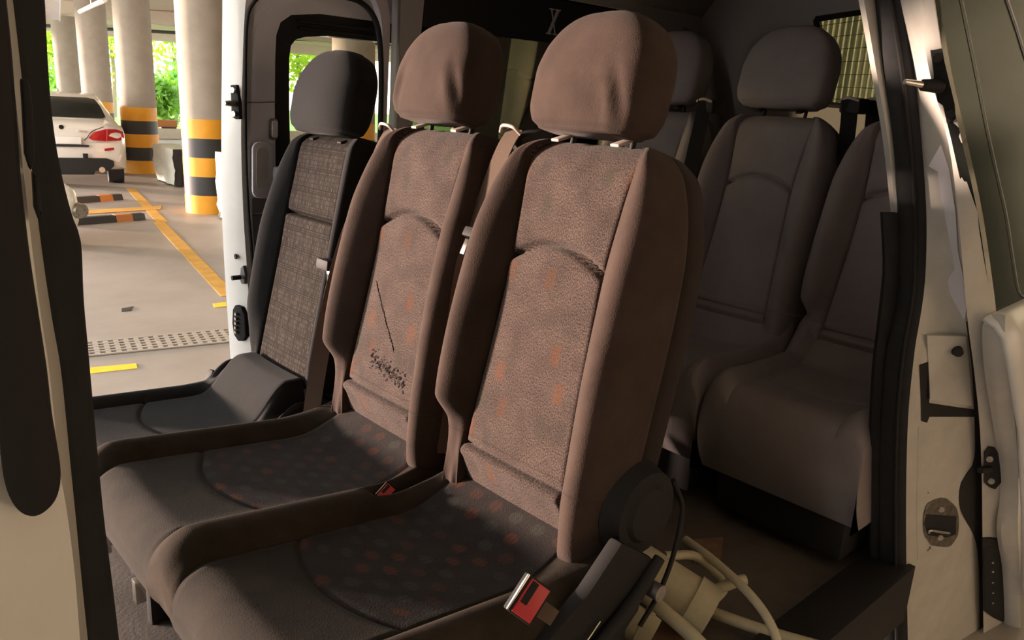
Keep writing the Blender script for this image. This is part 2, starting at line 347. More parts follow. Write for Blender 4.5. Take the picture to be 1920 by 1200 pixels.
# ------------------------------------------------------------------ seats
LEAN = math.radians(12.9)
def interp(x, tab):
    a = sorted(tab); xs = [p[0] for p in a]; ys = [p[1] for p in a]
    # smooth monotone-ish cubic through table
    if x <= xs[0]: return ys[0]
    if x >= xs[-1]: return ys[-1]
    i = max(k for k in range(len(xs)) if xs[k] <= x)
    if i == len(xs)-1: return ys[-1]
    h = xs[i+1]-xs[i]; t = (x-xs[i])/h
    def sl(k):
        if k == 0 or k == len(xs)-1: return 0
        l = (ys[k]-ys[k-1])/(xs[k]-xs[k-1]); r = (ys[k+1]-ys[k])/(xs[k+1]-xs[k])
        return 0 if l*r <= 0 else 2*l*r/(l+r)
    m0, m1 = sl(i)*h, sl(i+1)*h
    return (2*t**3-3*t**2+1)*ys[i]+(t**3-2*t**2+t)*m0+(-2*t**3+3*t**2)*ys[i+1]+(t**3-t**2)*m1
class BackFrame:
    def __init__(s, x, y, z, lean=LEAN, sc=1.0): s.x, s.y, s.z, s.l, s.sc = x, y, z, lean, sc
    def p(s, y, h, d):
        h *= s.sc
        return np.array([s.x+h*math.sin(s.l)-d*math.cos(s.l), s.y+y, s.z+h*math.cos(s.l)+d*math.sin(s.l)])
DEF = dict(p=[(-.1, .154), (0, .147), (.2, .135), (.41, .127), (.55, .135), (.66, .146)],
           WR=[(-.13, .21), (-.1, .222), (0, .232), (.1, .238), (.3, .238), (.45, .232), (.53, .218), (.59, .198), (.64, .172), (.68, .150)],
           WL=[(-.13, .19), (-.1, .195), (0, .200), (.035, .206), (.09, .236), (.16, .240), (.3, .238), (.45, .232), (.53, .218), (.59, .198), (.64, .172), (.68, .150)],
           bR=[(-.13, .0), (-.1, .02), (-.04, .038), (.1, .056), (.25, .062), (.42, .055), (.55, .034), (.63, .014), (.68, .0)],
           bL=[(-.13, -.02), (-.1, -.01), (-.04, .0), (.035, .018), (.09, .056), (.25, .062), (.42, .055), (.55, .034), (.63, .014), (.68, .0)],
           T=.185, arc=(.41, .042), arcw=.0065, strip=True, top=.664, bot=-.10)
def build_back(fr, P, root, mats, tear=False):
    mp, mb, ms = mats
    r = .05; rows = []
    for th in np.linspace(90, 12, 7): rows.append((P['bot']-.035*math.sin(math.radians(th)), .035*(1-math.cos(math.radians(th)))))
    hs = np.arange(P['bot'], P['top']-r+.001, .006)
    if P['strip'] or True: hs = np.unique(np.r_[hs, np.linspace(-.03, .02, 20), np.linspace(P['arc'][0]-.02, P['arc'][0]+P['arc'][1]+.02, 26)])
    for h in hs: rows.append((h, 0.0))
    for th in np.linspace(10, 90, 9): rows.append((P['top']-r+r*math.sin(math.radians(th)), r*(1-math.cos(math.radians(th)))))
    T = P['T']; G = []; UV = []; colkey = None
    a0, a1 = P['arc']
    def pan(y, h, p):                       # front of the centre panel
        d = 0.004*(1-(y/p)**2) if h > 0 else 0.0
        ha = a0+a1*(1-(y/p)**2)
        if a1 is not None:
            g = (h-ha)/P['arcw']
            d += -0.014*math.exp(-g*g)
            d += -.009*math.exp(-abs(h-ha)/.015)
            if h > .56: d -= .026*((h-.56)/.09)**2
            if h < ha: d += 0.010*math.exp(-(ha-h)/.035)*(1-math.exp(-(ha-h)/.006))
            else: d += 0.005*math.exp(-(h-ha)/.05)*(1-math.exp(-(h-ha)/.006))
        if P['strip']:
            d += -0.008*math.exp(-((h)/.004)**2)
            if h < 0:
                d += 0.011*math.exp(-((h+.016)/.014)**2) - .034*min(1.6, max(0, -h-.012)/.07)**1.4
            else: d += -.006*math.exp(-h/.02)
        return d
    def half(h, sgn):
        p = interp(h, P['p']); W = interp(h, P['WL'] if sgn > 0 else P['WR']); b = interp(h, P['bL'] if sgn > 0 else P['bR'])
        W = max(W, p+.02); q = W-p; low = -.03*max(0, min(1.3, (-h-.02)/.08)) if P['strip'] else 0
        pts = [(y*p, pan(y*p, h, p), 'panel') for y in (0, .15, .3, .45, .6, .72, .83, .91, .96)]
        pts += [(p-.002, pan(p-.002, h, p)-.004, 'panel'), (p, -.008+low*.8, 'seam')]
        ctl = np.array([(p+.003, .004+low*.6), (p+.16*q, .30*b+.004+low*.5), (p+.36*q, .78*b), (p+.58*q, b), (p+.78*q, .92*b), (p+.93*q, .58*b), (W, .1*b-.004), (W+.003, -.03), (W+.003, -.06), (W, -.094)])
        c = spline(ctl, 3); pts += [(y, d, 'bol') for y, d in c]
        pts += [(W-.005, -.098, 'pipe'), (W-.001, -.103, 'shell'), (W-.002, -.12, 'shell'), (W-.008, -T+.022, 'shell'), (W-.022, -T+.006, 'shell'), (W-.05, -T, 'shell'), (W*.4, -T-.003, 'shell')]
        return pts
    for h, ins in rows:
        Rr = half(h, -1); Ll = half(h, 1); Wm = max(interp(h, P['WR']), .15)
        ring = [(-y, d, k) for y, d, k in Rr[::-1]]+[(y, d, k) for y, d, k in Ll[1:]]+[(0, -T-.004, 'shell')]
        if colkey is None: colkey = [k for _, _, k in ring]
        dm = -T/2; k = max(.02, (T/2-ins)/(T/2)); ky = (Wm-ins*.8)/Wm
        G.append([fr.p(y*ky, h, dm+(d-dm)*k) for y, d, _ in ring]); UV.append([(y*ky, h*fr.sc) for y, d, _ in ring])
    G = np.array(G); UV = np.array(UV); n = len(colkey); mid = [i for i, k in enumerate(colkey) if k == 'panel']
    pl, pr_ = mid[0]-1, mid[-1]+1
    hh = [x[0] for x in rows]
    def key(i, j):
        j2 = (j+1) % n
        if j2 == 0 or colkey[j] == 'shell' or colkey[j2] == 'shell': return 'shell'
        if pl <= j and j2 <= pr_:
            return 'strip' if (P['strip'] and hh[i+1] <= 0.0005) else 'panel'
        return 'bolR' if j < pl else 'bolL'
    S = grid_parts(G, key, UV, True)
    # caps top and bottom go with the shell
    V, Fc, U = S['shell']; V = list(V); Fc = list(Fc); U = list(U)
    for row, fl in ((0, True), (-1, False)):
        b0 = len(V); V += list(G[row]); U += list(UV[row]); f = tuple(range(b0, b0+n)); Fc.append(f[::-1] if fl else f)
    sh = obj('backrest', V, [f[::-1] for f in Fc], ms, root, True, U)
    for k, nm, m in (('panel', 'back_panel', mp), ('strip', 'lower_panel', mp), ('bolR', 'side_bolster', mb), ('bolL', 'side_bolster', mb)):
        if k in S: obj(nm, S[k][0], [f[::-1] for f in S[k][1]], m, sh, True, S[k][2])
    return sh, lambda y, h: fr.p(y, h, pan(y, h, interp(h, P['p'])))
HR = dict(w=[(0, .112), (.06, .128), (.2, .137), (.45, .137), (.65, .130), (.8, .112), (.9, .092), (.96, .072), (1, .05)],
          f=[(0, -.012), (.06, -.001), (.2, .006), (.45, .008), (.65, .0), (.8, -.010), (.9, -.022), (.97, -.038), (1, -.052)],
          b=[(0, -.095), (.06, -.112), (.3, -.125), (.7, -.128), (.9, -.126), (1, -.105)])
def build_head(fr, root, m, ms, h0=.673, H=.232, ws=1.02, dd=0.042, ex=5.0, folds=0.0, posts=True, seed=0, pm=None):
    n = 72; rows = np.r_[np.linspace(0, .1, 10), np.linspace(.12, .85, 34), np.linspace(.87, 1, 14)]
    G = []; UV = []
    ph = rng.uniform(0, 6, 8)
    for t in rows:
        w_ = interp(t, HR['w'])*ws; f = interp(t, HR['f']); b = interp(t, HR['b']); c = (f+b)/2; hd = (f-b)/2; r = []; u = []
        for k in range(n):
            a = k/n*math.tau; ca, sa = math.cos(a), math.sin(a)
            y = w_*math.copysign(abs(sa)**(2/ex), sa); d = hd*math.copysign(abs(ca)**(2/ex), ca)
            d += (0.010*(1-(y/w_)**2) if ca > 0 else -.006*(1-(y/w_)**2))
            if folds and ca > 0:
                yy = y/w_
                for q in range(3):
                    c0 = (-.55, -.25, .35)[q]+.25*math.sin(ph[q]); sl = (.55, .35, -.3)[q]
                    d -= folds*math.exp(-((yy-c0-sl*(t-.35))/.09)**2)*math.exp(-((t-.3)/.22)**2)
                    d += folds*.8*math.exp(-((yy-c0-.18-sl*(t-.35))/.1)**2)*math.exp(-((t-.3)/.22)**2)
            r.append(fr.p(y, h0+t*H/fr.sc, c+d+dd)); u.append((y, t*H))
        G.append(r); UV.append(u)
    G = np.array(G); UV = np.array(UV)
    def key(i, j): return 'f'
    V, Fc, U = grid_parts(G, key, UV, True)['f']; V = list(G.reshape(-1, 3)); U = UV.reshape(-1, 2)
    Fc = [(i*n+j, i*n+(j+1) % n, (i+1)*n+(j+1) % n, (i+1)*n+j) for i in range(len(rows)-1) for j in range(n)]
    Fc += [tuple(range(n))[::-1], tuple((len(rows)-1)*n+k for k in range(n))]
    o = obj('headrest', V, Fc, m, root, True)
    bm = bmesh.new(); bm.from_mesh(o.data); bmesh.ops.recalc_face_normals(bm, faces=bm.faces[:]); bm.to_mesh(o.data); bm.free()
    if posts:
        for s in (-1, 1):
            pst = rod('headrest_post', fr.p(s*.078, h0-.05, -.055), fr.p(s*.078, h0+.03, -.055), .006, M_blk, o)
            bm = bmesh.new(); c = fr.p(s*.078, h0-.0085, -.022); bbox(bm, c, (.044, .021, .006), .002, Matrix.Rotation(-fr.l, 3, 'Y')); frombm('post_collar', bm, pm or M_pale, pst)
    return o
# ---- double bench: near and middle seats
SEAT_Y = (0.0, 0.485)
bench = thing('double_seat', 'worn brown double bench seat with spotted panels nearest the open door', 'seat', (-.2, .24, .42))
def cushion(root, x0, x1, yedges, ridges, mats, zt, inserts, front_low, rise, name='seat_cushion', slot=None, ins_fn=None, rearlump=0.0, arcx=-.36, bol=True):
    """x0 front .. x1 rear; ridges: list of (y, width, height); zt(x) height of the sitting surface"""
    ya, yb = yedges; ny = int((yb-ya)/.0055); ys = np.linspace(ya, yb, ny)
    xs = []; rows = []
    R = .07
    path = []
    for z in np.linspace(0, 1, 14, endpoint=False): path.append(('f', z))
    for a in np.linspace(0, 90, 16, endpoint=False): path.append(('r', a))
    ntop = int((arcx-x0-R)/.0075); path += [('t', x) for x in np.linspace(x0+R, arcx, ntop, endpoint=False)]+[('t', x) for x in np.linspace(arcx, x1, int((x1-arcx)/.0075)+1)]
    G = []; UV = []; KX = []
    def sh_(y):
        b = [min(1, abs(y-yc)/hw)**2 for yc, hw in inserts]; return .05*min(b)
    def topz(x, y):
        z = zt(x)
        for (ry, rw, rh) in ridges:
            g = abs(y-ry)/rw
            k = math.exp(-(g**2.6)*1.3)
            z += (rh+rise(x))*k
            for s in (-1, 1): z -= .006*math.exp(-((y-ry-s*rw*1.25)/.006)**2)
        for yc, hw in inserts:
            if abs(y-yc) < hw+.02:
                xa = arcx+sh_(y)
                z -= .006*math.exp(-((x-xa)/.006)**2)
                z -= .004*(1-((y-yc)/hw)**2) if abs(y-yc) < hw else 0
        if slot:
            sx0, sx1, sy, sw = slot
            k = 1/(1+math.exp(-(x-sx0)/.012))*math.exp(-((y-sy)/sw)**4)
            z -= .06*k
        e = min(y-ya, yb-y)
        if e < .04: z -= .04*(1-math.sqrt(max(0, 1-(1-e/.04)**2)))
        if rearlump: z += rearlump*math.exp(-((x-x1+.02)/.07)**2)
        return z
    for k, v in path:
        row = []; ur = []
        for y in ys:
            zz = topz(x0+R, y)
            if k == 'f':
                z = front_low+(zz-R-front_low)*v; x = x0+.03*(1-v)**2*0+.045*(1-v)*-1*0-.0
                x = x0-.012*math.sin(math.pi*v)+.05*(1-v)**1.5
            elif k == 'r':
                a = math.radians(v); x = x0+R-R*math.cos(a); z = zz-R+R*math.sin(a)
            else: x = v; z = topz(x, y)
            row.append((x, y, z)); ur.append((y, x))
        if k == 't':
            row = [(x+sh_(y)*max(0, 1-abs(v-arcx)/.17)*1.0, y, 0) for (x, y, z) in row]; row = [(x, y, topz(x, y)) for x, y, z in row]
        G.append(row); UV.append(ur); KX.append(row[0][0] if k != 'f' else x0)
    G = np.array(G); UV = np.array(UV); nt_ = [k for k, _ in path]
    def key(i, j):
        y = (ys[j]+ys[j+1])/2; x = (G[i, j, 0]+G[i+1, j, 0])/2
        for q, (ry, rw, rh) in enumerate(ridges):
            if abs(y-ry) < rw*1.25: return f'b{q}' if bol else 'c'
        for q, (yc, hw) in enumerate(inserts):
            if abs(y-yc) < hw and nt_[i] == 't' and path[i][1] >= arcx-.0005: return f'i{q}'
        return 'c'
    S = grid_parts(G, key, UV, False)
    V, Fc, U = S['c']; V = list(V); Fc = list(Fc); U = list(U); base = len(V)
    # sides, rear and underside closing
    nr = len(G); zb = front_low
    def wall(pts, flip):
        b = len(V); n = len(pts)
        for p in pts: V.append(p); U.append((p[1], p[0])); V.append((p[0], p[1], zb if p[2] > zb else p[2])); U.append((p[1], p[0]))
        for i in range(n-1):
            f = (b+2*i, b+2*i+1, b+2*i+3, b+2*i+2); Fc.append(f if flip else f[::-1])
    wall(G[:, 0], False); wall(G[:, -1], True); wall(G[-1, :], False)
    x2 = x1; xb = x0+.05; b = len(V)
    for x, y in ((xb, ya), (x2, ya), (x2, yb), (xb, yb)): V.append((x, y, zb)); U.append((y, x))
    Fc.append((b, b+1, b+2, b+3))
    mc, mi, mb = mats
    c = obj(name, V, Fc, mc, root, True, U)
    for k in S:
        if k[0] == 'b': obj('cushion_bolster', S[k][0], S[k][1], mb, c, True, S[k][2])
        if k[0] == 'i': obj('seat_insert', S[k][0], S[k][1], mi, c, True, S[k][2])
    return c, topz
def zt_bench(x): # sitting surface: front a bit higher, rear ramp up under the backrest
    z = .768+.042*max(0, min(1, (-.12-x)/.40))
    return z+.055*max(0, (x+.09)/.14)**1.4
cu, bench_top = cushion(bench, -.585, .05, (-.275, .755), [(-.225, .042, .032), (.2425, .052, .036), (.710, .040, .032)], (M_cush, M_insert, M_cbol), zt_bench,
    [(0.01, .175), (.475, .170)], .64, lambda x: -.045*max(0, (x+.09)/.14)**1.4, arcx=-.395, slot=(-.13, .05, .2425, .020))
for k, yc in enumerate(SEAT_Y):
    fr = BackFrame(.025, yc, .904)
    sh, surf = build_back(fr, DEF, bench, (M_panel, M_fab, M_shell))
    build_head(fr, bench, M_fab, M_shell, folds=.0055+.001*(1-k), seed=k)
    if k == 1:
        # torn slash and pulled threads on the middle seat's panel
        V = []; Fc = []; N = 46; A = np.array([.098, .268]); Bq = np.array([-.035, .118])
        for i in range(N):
            t = i/(N-1); p = A*(1-t)+Bq*t+rng.normal(0, .0018, 2); wd = .0055*math.sin(math.pi*min(1, t*1.0+.02))**.5*(.6+rng.random()*.8)
            for s in (-1, 1):
                q = surf(p[0]+s*wd*.75, p[1]+s*wd*.66); V.append(q+np.array([-.0012, 0, .0002]))
            V.append(surf(p[0], p[1])+np.array([.001, 0, 0]))
        for i in range(N-1): a = i*3; Fc += [(a, a+2, a+5, a+3), (a+2, a+1, a+4, a+5)]
        o = obj('torn_slit', V, Fc, M_rub, sh); o['label'] = 'dark ragged slash torn in the panel'
        V = []; Fc = []
        for i in range(150):
            u = rng.random(); c = np.array([.055-.155*u, .085-.045*u*.6+rng.normal(0, .011)]); a = rng.uniform(-2.6, .3); L_ = rng.uniform(.004, .010); wd = .0008
            if c[0] < -.118: continue
            d = np.array([math.cos(a), math.sin(a)])*L_/2; nrm = np.array([-math.sin(a), math.cos(a)])*wd; b = len(V)
            for q in (c-d-nrm, c+d-nrm, c+d+nrm, c-d+nrm): V.append(surf(q[0], q[1])+np.array([-.0012, 0, 0]))
            mid = surf(c[0], c[1])+np.array([-.0028, 0, .0004]); V.append(mid)
            Fc += [(b, b+1, b+4), (b+1, b+2, b+4), (b+2, b+3, b+4), (b+3, b, b+4)]
        o = obj('worn_threads', V, Fc, M_rub, sh, False); o['kind'] = 'stuff'; o['label'] = 'frayed dark threads worn through the panel'
# bench base frame
box('base_rail', (-.50, .24, .60), (.05, .96, .06), M_blk, bench); box('base_rail', (.0, .24, .52), (.06, .96, .06), M_blk, bench)
for y in (-.17, .62):
    bm = bmesh.new(); bbox(bm, (-.25, y, .51), (.5, .035, .20), .01); frombm('base_leg', bm, M_blk, bench)
plate('base_cover', [(-.535, .1, .635), (-.535, -.24, .635), (-.35, -.24, .43), (-.44, .1, .43)], (.02, 0, 0), M_blk, bench, .003)
rod('adjust_bar', (-.57, .20, .69), (-.50, .16, .46), .005, M_chr, bench)
for y in (.62, .40): box('slide_clip', (-.575, y, .655), (.02, .022, .05), M_chr, bench, .003)
box('low_sun_block', (.13, .24, .60), (.02, .96, .32), M_blk, bench, .004)  # invented panel, stops low sun passing under the seat
tube('glint_line', [(-.02, -.300, .735), (-.06, -.305, .715), (-.10, -.303, .695)], .0018, M_chr, bench)  # added chrome line that stands for a silver glint
# recliner cover and side lever on the near seat's outer side
bm = bmesh.new(); cyl(bm, (.125, -.235, .885), (.125, -.272, .885), .092, .080, 32); cyl(bm, (.125, -.272, .885), (.125, -.280, .885), .058, .05, 32)
bmesh.ops.bevel(bm, geom=[e for e in bm.edges if len(e.link_faces) == 2 and e.calc_face_angle(0) > .6], offset=.006, segments=3, affect='EDGES'); frombm('recliner_cover', bm, M_blk, bench)
plate('side_cover', [(.13, -.265, .80), (.10, -.265, .70), (-.02, -.265, .60), (-.28, -.265, .60), (-.42, -.265, .66), (-.40, -.265, .70), (-.2, -.265, .72), (-.05, -.265, .80), (.03, -.265, .87)], (0, -.030, 0), M_blk, bench, .008)
tube('side_lever', [(.14, -.300, .80), (.06, -.305, .74), (-.04, -.308, .69), (-.10, -.304, .665)], [.011, .013, .012, .008], M_blk, bench)
tube('trim_cable', [(.20, -.27, .93), (.235, -.275, .86), (.20, -.29, .78), (.15, -.30, .72), (.10, -.30, .67)], .005, M_blk, bench)
rod('pivot_bolt', (.12, -.295, .745), (.12, -.325, .745), .016, M_steel, bench, n=12, bev=.003)
# ---- far single seat (plaid)
FARY = .985
P2 = dict(DEF); P2.update(p=[(-.1, .148), (0, .146), (.3, .140), (.6, .134), (.66, .134)], WL=[(-.13, .165), (-.08, .185), (0, .215), (.1, .232), (.3, .232), (.45, .218), (.55, .190), (.63, .160), (.68, .145)],
    WR=[(-.13, .165), (-.1, .175), (.3, .182), (.55, .172), (.63, .160), (.68, .145)], bL=[(-.13, 0), (0, .02), (.1, .04), (.3, .045), (.5, .03), (.63, .008), (.68, 0)], bR=[(-.13, 0), (0, .014), (.3, .018), (.55, .012), (.68, 0)],
    arc=(.385, .0), strip=False, bot=-.06, top=.630)
P2['arcw'] = .005
single = thing('single_seat', 'charcoal single seat with plaid centre panel beside the far doorway', 'seat', (-.2, FARY, .42))
fr2 = BackFrame(.03, FARY, .895)
build_back(fr2, P2, single, (M_plaid, M_fgrey, M_fgrey))
build_head(fr2, single, M_fgrey, M_fgrey, h0=.622, H=.232, ws=1.2, dd=.055, ex=2.9, pm=M_blk)
def zt_far(x): return .745+.02*max(0, min(1, (-.2-x)/.3))+.105*(1-math.cos(math.pi*max(0, min(1, (x+.17)/.13))))/2
cushion(single, -.57, .0, (.765, 1.215), [(.795, .024, .020), (1.178, .030, .022)], (M_fgrey, M_fgrey, M_fgrey), zt_far, [(.985, .15)], .56, lambda x: -.100*(1-math.cos(math.pi*max(0, min(1, (x+.17)/.13))))/2, arcx=-.37)
bm = bmesh.new(); bbox(bm, (.27, 1.245, .94), (.24, .10, .90), .02); frombm('sun_block_box', bm, M_blk, single)  # added box hidden behind the seat, blocks sun on the rear row
box('low_sun_block', (.10, FARY, .60), (.02, .44, .32), M_blk, single)  # same kind of added panel against low sun
box('base_rail', (-.46, FARY, .545), (.05, .40, .04), M_blk, single)
for y in (.84, 1.14): bm = bmesh.new(); bbox(bm, (-.24, y, .48), (.46, .035, .16), .01); frombm('base_leg', bm, M_blk, single)
# ---- third row
P3 = dict(DEF); P3.update(strip=True)
R3 = [(.40, 'grey rear-row seat in the middle, showing its whole curved-seam backrest', True), (.90, 'grey rear-row seat mostly hidden behind the nearest brown headrest', False), (-.095, 'grey rear-row seat half hidden behind the door pillar on the right', True)]
for yc, lab, _ in R3:
    t = thing('rear_seat', lab, 'seat', (1.2, yc, .46), 'three seats of the rear row')
    f3 = BackFrame(1.415, yc, .965, math.radians(13), 1.03)
    build_back(f3, P3, t, (M_rgrey, M_rgrey, M_rdark))
    build_head(f3, t, M_rgrey, M_rgrey, h0=.682, H=.275, ws=1.2, ex=4.5, pm=M_blk)
    def zt3(x, _=0): return .862+.02*max(0, min(1, (1.1-x)/.3))+.11*max(0, (x-1.33)/.11)**1.4
    cushion(t, .92, 1.44, (yc-.242, yc+.242), [(yc-.20, .035, .03), (yc+.20, .035, .03)], (M_rgrey, M_rgrey, M_rgrey), zt3, [(yc, .155)], .58, lambda x: 0.0, arcx=1.1)
    bm = bmesh.new(); bbox(bm, (1.2, yc, .52), (.42, .40, .13), .015); frombm('seat_base', bm, M_blk, t)
# ------------------------------------------------------------------ van shell
FLOORZ, ROOFZ, XF, XR = .42, 2.20, -1.95, 2.25
YN, YF = -.38, 1.36                          # inner faces of the near and far sides at the waist
vf = struct(box('floor', ((XF+XR)/2, (YN+YF)/2+.03, FLOORZ-.03), (XR-XF, YF-YN+.02, .06), M_mat, None, .004))
# headliner with rolled edges
ys = np.linspace(0, 1, 15); V = []; Fc = []
def roofpt(s, x): # across 0..1
    y0, y1 = YN+TUM*1.05-.02, YF-TUM*1.05+.02; y = y0+(y1-y0)*s; e = min(s, 1-s)/.18
    return (x, y, ROOFZ-(.16*(1-math.sqrt(max(0, 1-(1-min(1, e))**2)))))
xs = np.linspace(XF, XR, 8)
for x in xs:
    for s in ys: V.append(roofpt(s, x))
n = len(ys)
for i in range(len(xs)-1):
    for j in range(n-1): Fc.append((i*n+j, i*n+j+1, (i+1)*n+j+1, (i+1)*n+j))
ro = struct(obj('ceiling', V, Fc, M_head)); sm = ro.modifiers.new('thick', 'SOLIDIFY'); sm.thickness = .04; sm.offset = 1
if ro.data.polygons[0].normal.z > 0: sm.offset = 1
else: sm.offset = -1
box('sill_plate', (-.40, YN+.005, FLOORZ-.05), (3.1, .12, .17), M_blk, vf, .004)
def fpt(x, z, y0): return (x, y0-tilt(z), z)          # on the far side
def npt(x, z, y0): return (x, y0+tilt(z), z)          # on the near side
# far wall behind the doorway, with the quarter window
FX0 = .64
qa, qb, qc = far(790, 10, YF), far(785, 75, YF), far(1000, 76, YF)
qx0 = float(qa[0])+.01; qtop = 2.02; qmid = float(qc[2]); qx1 = 1.75; qbot = 1.36
hole = [fpt(qx0, qbot+.06, YF), fpt(qx0, qtop-.05, YF), fpt(qx0+.015, qtop-.015, YF), fpt(qx0+.05, qtop, YF), fpt(qx1-.03, qtop, YF), fpt(qx1, qtop-.03, YF), fpt(qx1, qbot+.04, YF), fpt(qx1-.05, qbot, YF), fpt(qx0+.06, qbot, YF)]
wf = struct(plate('wall_far', [fpt(FX0, 1.1, YF), fpt(FX0-.02, 1.6, YF), fpt(FX0-.06, 2.14, YF), fpt(XR, 2.14, YF), fpt(XR, 1.1, YF)], (0, .05, 0), M_lining, None, 0, [hole]))
obj_ = box('lower_wall', ((FX0+XR)/2, YF+.025, (FLOORZ+1.1)/2), (XR-FX0, .05, 1.1-FLOORZ), M_trimd, wf, .002)
w1 = struct(plate('window_1', [tuple(np.array(p)+(0, .03, 0)) for p in hole], (0, .005, 0), M_tint))
plate('shade_band', [fpt(qx0+.012, qmid, YF+.012), fpt(qx0+.012, qtop-.05, YF+.012), fpt(qx0+.05, qtop-.01, YF+.012), fpt(qx1-.01, qtop-.01, YF+.012), fpt(qx1-.01, qmid, YF+.012)], (0, .012, 0), M_blk, w1, .003)
# the letter on the shade band
def letter_x(c, ax, az, h, m, parent, t):
    w_ = h*.66; P = lambda a, b: tuple(np.array(c)+np.array(ax)*a*w_+np.array(az)*b*h); bm = bmesh.new()
    def quad(pts):
        vs = [bm.verts.new([float(q) for q in P(a, b)]) for a, b in pts]; f = bm.faces.new(vs); r = bmesh.ops.extrude_face_region(bm, geom=[f])
        bmesh.ops.translate(bm, vec=Vector(t), verts=[g for g in r['geom'] if isinstance(g, bmesh.types.BMVert)])
    quad([(.40, .47), (.14, .47), (-.40, -.47), (-.14, -.47)]); quad([(-.36, .47), (-.27, .47), (.36, -.47), (.27, -.47)])
    for a0, a1, b in ((.02, .52, .5), (-.52, -.10, .5), (-.52, -.02, -.5), (.12, .52, -.5)):
        quad([(a0, b-.025), (a1, b-.025), (a1, b+.025), (a0, b+.025)])
    return frombm('letter_x', bm, m, parent)
xc = far(1038, 41, YF+.008)
o = letter_x(xc, (1, 0, 0), (0, -TUM, 1), .088, M_lav, w1, (0, .003, 0)); o['label'] = 'pale serif letter X on the dark window band'
# far C-pillar flange and door seal
tr = struct(strip('trim_1', [far(u, v, YF-.01) for u, v in ((690, -30), (714, 30), (719, 120), (717, 240), (712, 420))], [far(u, v, YF-.01) for u, v in ((716, -30), (731, 30), (729, 120), (725, 240), (722, 420))], (0, .03, 0), M_lav, None, 40, .004, 4))
tube('door_seal', [far(u, v, YF-.015) for u, v in ((640, -8), (672, 2), (695, 22), (709, 55), (714, 110), (714, 200), (711, 300), (705, 420))], .009, M_rub, tr)
wfr = struct(box('wall_added_front', (XF-.03, (YN+YF)/2, (FLOORZ+ROOFZ)/2), (.05, YF-YN-.1, ROOFZ-FLOORZ), M_trimd, None, .004))  # unseen partition, added to block sky light from the front
plate('door_header', [fpt(XF, 1.93, YF), fpt(FX0-.03, 1.93, YF), fpt(FX0-.06, 2.14, YF), fpt(XF, 2.14, YF)], (0, .05, 0), M_trimd, wf)
# rear end with a window
rw = [at(1530, 36, 'X', XR), at(1536, 90, 'X', XR), at(1552, 196, 'X', XR), at(1760, 214, 'X', XR), at(1745, 3, 'X', XR)]
wr = struct(plate('wall_rear', [(XR, YN, FLOORZ), (XR, YF, FLOORZ), (XR, YF, 1.1), (XR, YF-tilt(2.2), 2.2), (XR, YN+tilt(2.2), 2.2), (XR, YN, 1.1)], (.05, 0, 0), M_lining, None, 0, [rw]))
w2 = struct(plate('window_2', [p+np.array([.03, 0, 0]) for p in rw], (.005, 0, 0), M_tint))
bm = bmesh.new()
for k in range(7):
    f = (k+.5)/7; a = rw[0]*(1-f)+rw[2]*f; b = rw[4]*(1-f)+rw[3]*f; cyl(bm, a+np.array([.024, 0, 0]), b+np.array([.024, 0, 0]), .0012, None, 5)
frombm('heater_wires', bm, M_blk, w2)['kind'] = 'stuff'
ring = [rw[i] for i in (0, 1, 2, 3, 4, 0)]
tube('window_gasket', ring, .012, M_rub, wr, 8, 0)
tube('pillar_arch', [at(u, v, 'X', 2.14) for u, v in ((1185, 22), (1235, 38), (1282, 70), (1312, 115), (1328, 190), (1335, 300), (1338, 420))], [.03, .035, .04, .045, .05, .05], M_trimd, wr, 12)
# near side behind the doorway
wn_ = struct(plate('wall_near', [*[(p[0]+.32, p[1], p[2]) for p in [near(u, v, YN-.04) for u, v in ((1712, 1240), (1710, 1000), (1715, 800), (1740, 600), (1750, 400), (1730, 200), (1700, 0))]], npt(.75, 2.12, YN-.02), npt(XR, 2.12, YN-.02), npt(XR, 1.1, YN-.02), npt(XR, FLOORZ, YN-.02)], (0, .012, 0), M_trimd))
# ---- near C-pillar: inner trim edge, rubber seal, white jamb
tp = struct(strip('trim_2', [near(u, v, -.345) for u, v in ((1612, -40), (1620, 0), (1643, 133), (1665, 266), (1680, 404))], [near(u, v, -.352) for u, v in ((1635, -40), (1642, 0), (1658, 133), (1676, 266), (1686, 406))], (.02, .02, 0), M_dwhite, None, 40, .002, 2))
SL = [near(u, v, -.36) for u, v in ((1636, -40), (1643, 0), (1659, 133), (1677, 266), (1686, 400), (1686, 500), (1682, 560), (1673, 610), (1662, 667), (1652, 800), (1650, 1000), (1653, 1240))]
SR = [near(u, v, -.415) for u, v in ((1680, -40), (1688, 0), (1714, 133), (1728, 266), (1737, 400), (1736, 500), (1731, 560), (1723, 610), (1714, 667), (1702, 800), (1699, 1000), (1703, 1240))]
ts = struct(strip('trim_3', SL, SR, (.03, .02, 0), M_rub, None, 60, .010, 8))
SI = [near(u, v, -.335) for u, v in ((1655, 400), (1660, 500), (1655, 560), (1648, 620), (1640, 690), (1634, 800), (1632, 1000), (1634, 1240))]
strip('seal_lip', SI, [near(u, v, -.36) for u, v in ((1690, 400), (1690, 500), (1686, 560), (1677, 620), (1664, 690), (1656, 800), (1654, 1000), (1657, 1240))], (.02, .015, 0), M_rub, ts, 40, .004, 3)
tube('seal_bead', [a*.45+b*.55+np.array([-.014, -.008, 0]) for a, b in zip(SL, SR)], .0045, M_blk, ts)
JR = [near(u, v, -.485) for u, v in ((1712, -40), (1722, 0), (1742, 133), (1778, 266), (1796, 400), (1808, 533), (1814, 610), (1827, 700), (1837, 800), (1841, 1000), (1843, 1240))]
tj = struct(strip('trim_4', SR, JR, (.05, .02, 0), M_dwhite, None, 60, .006, 6))
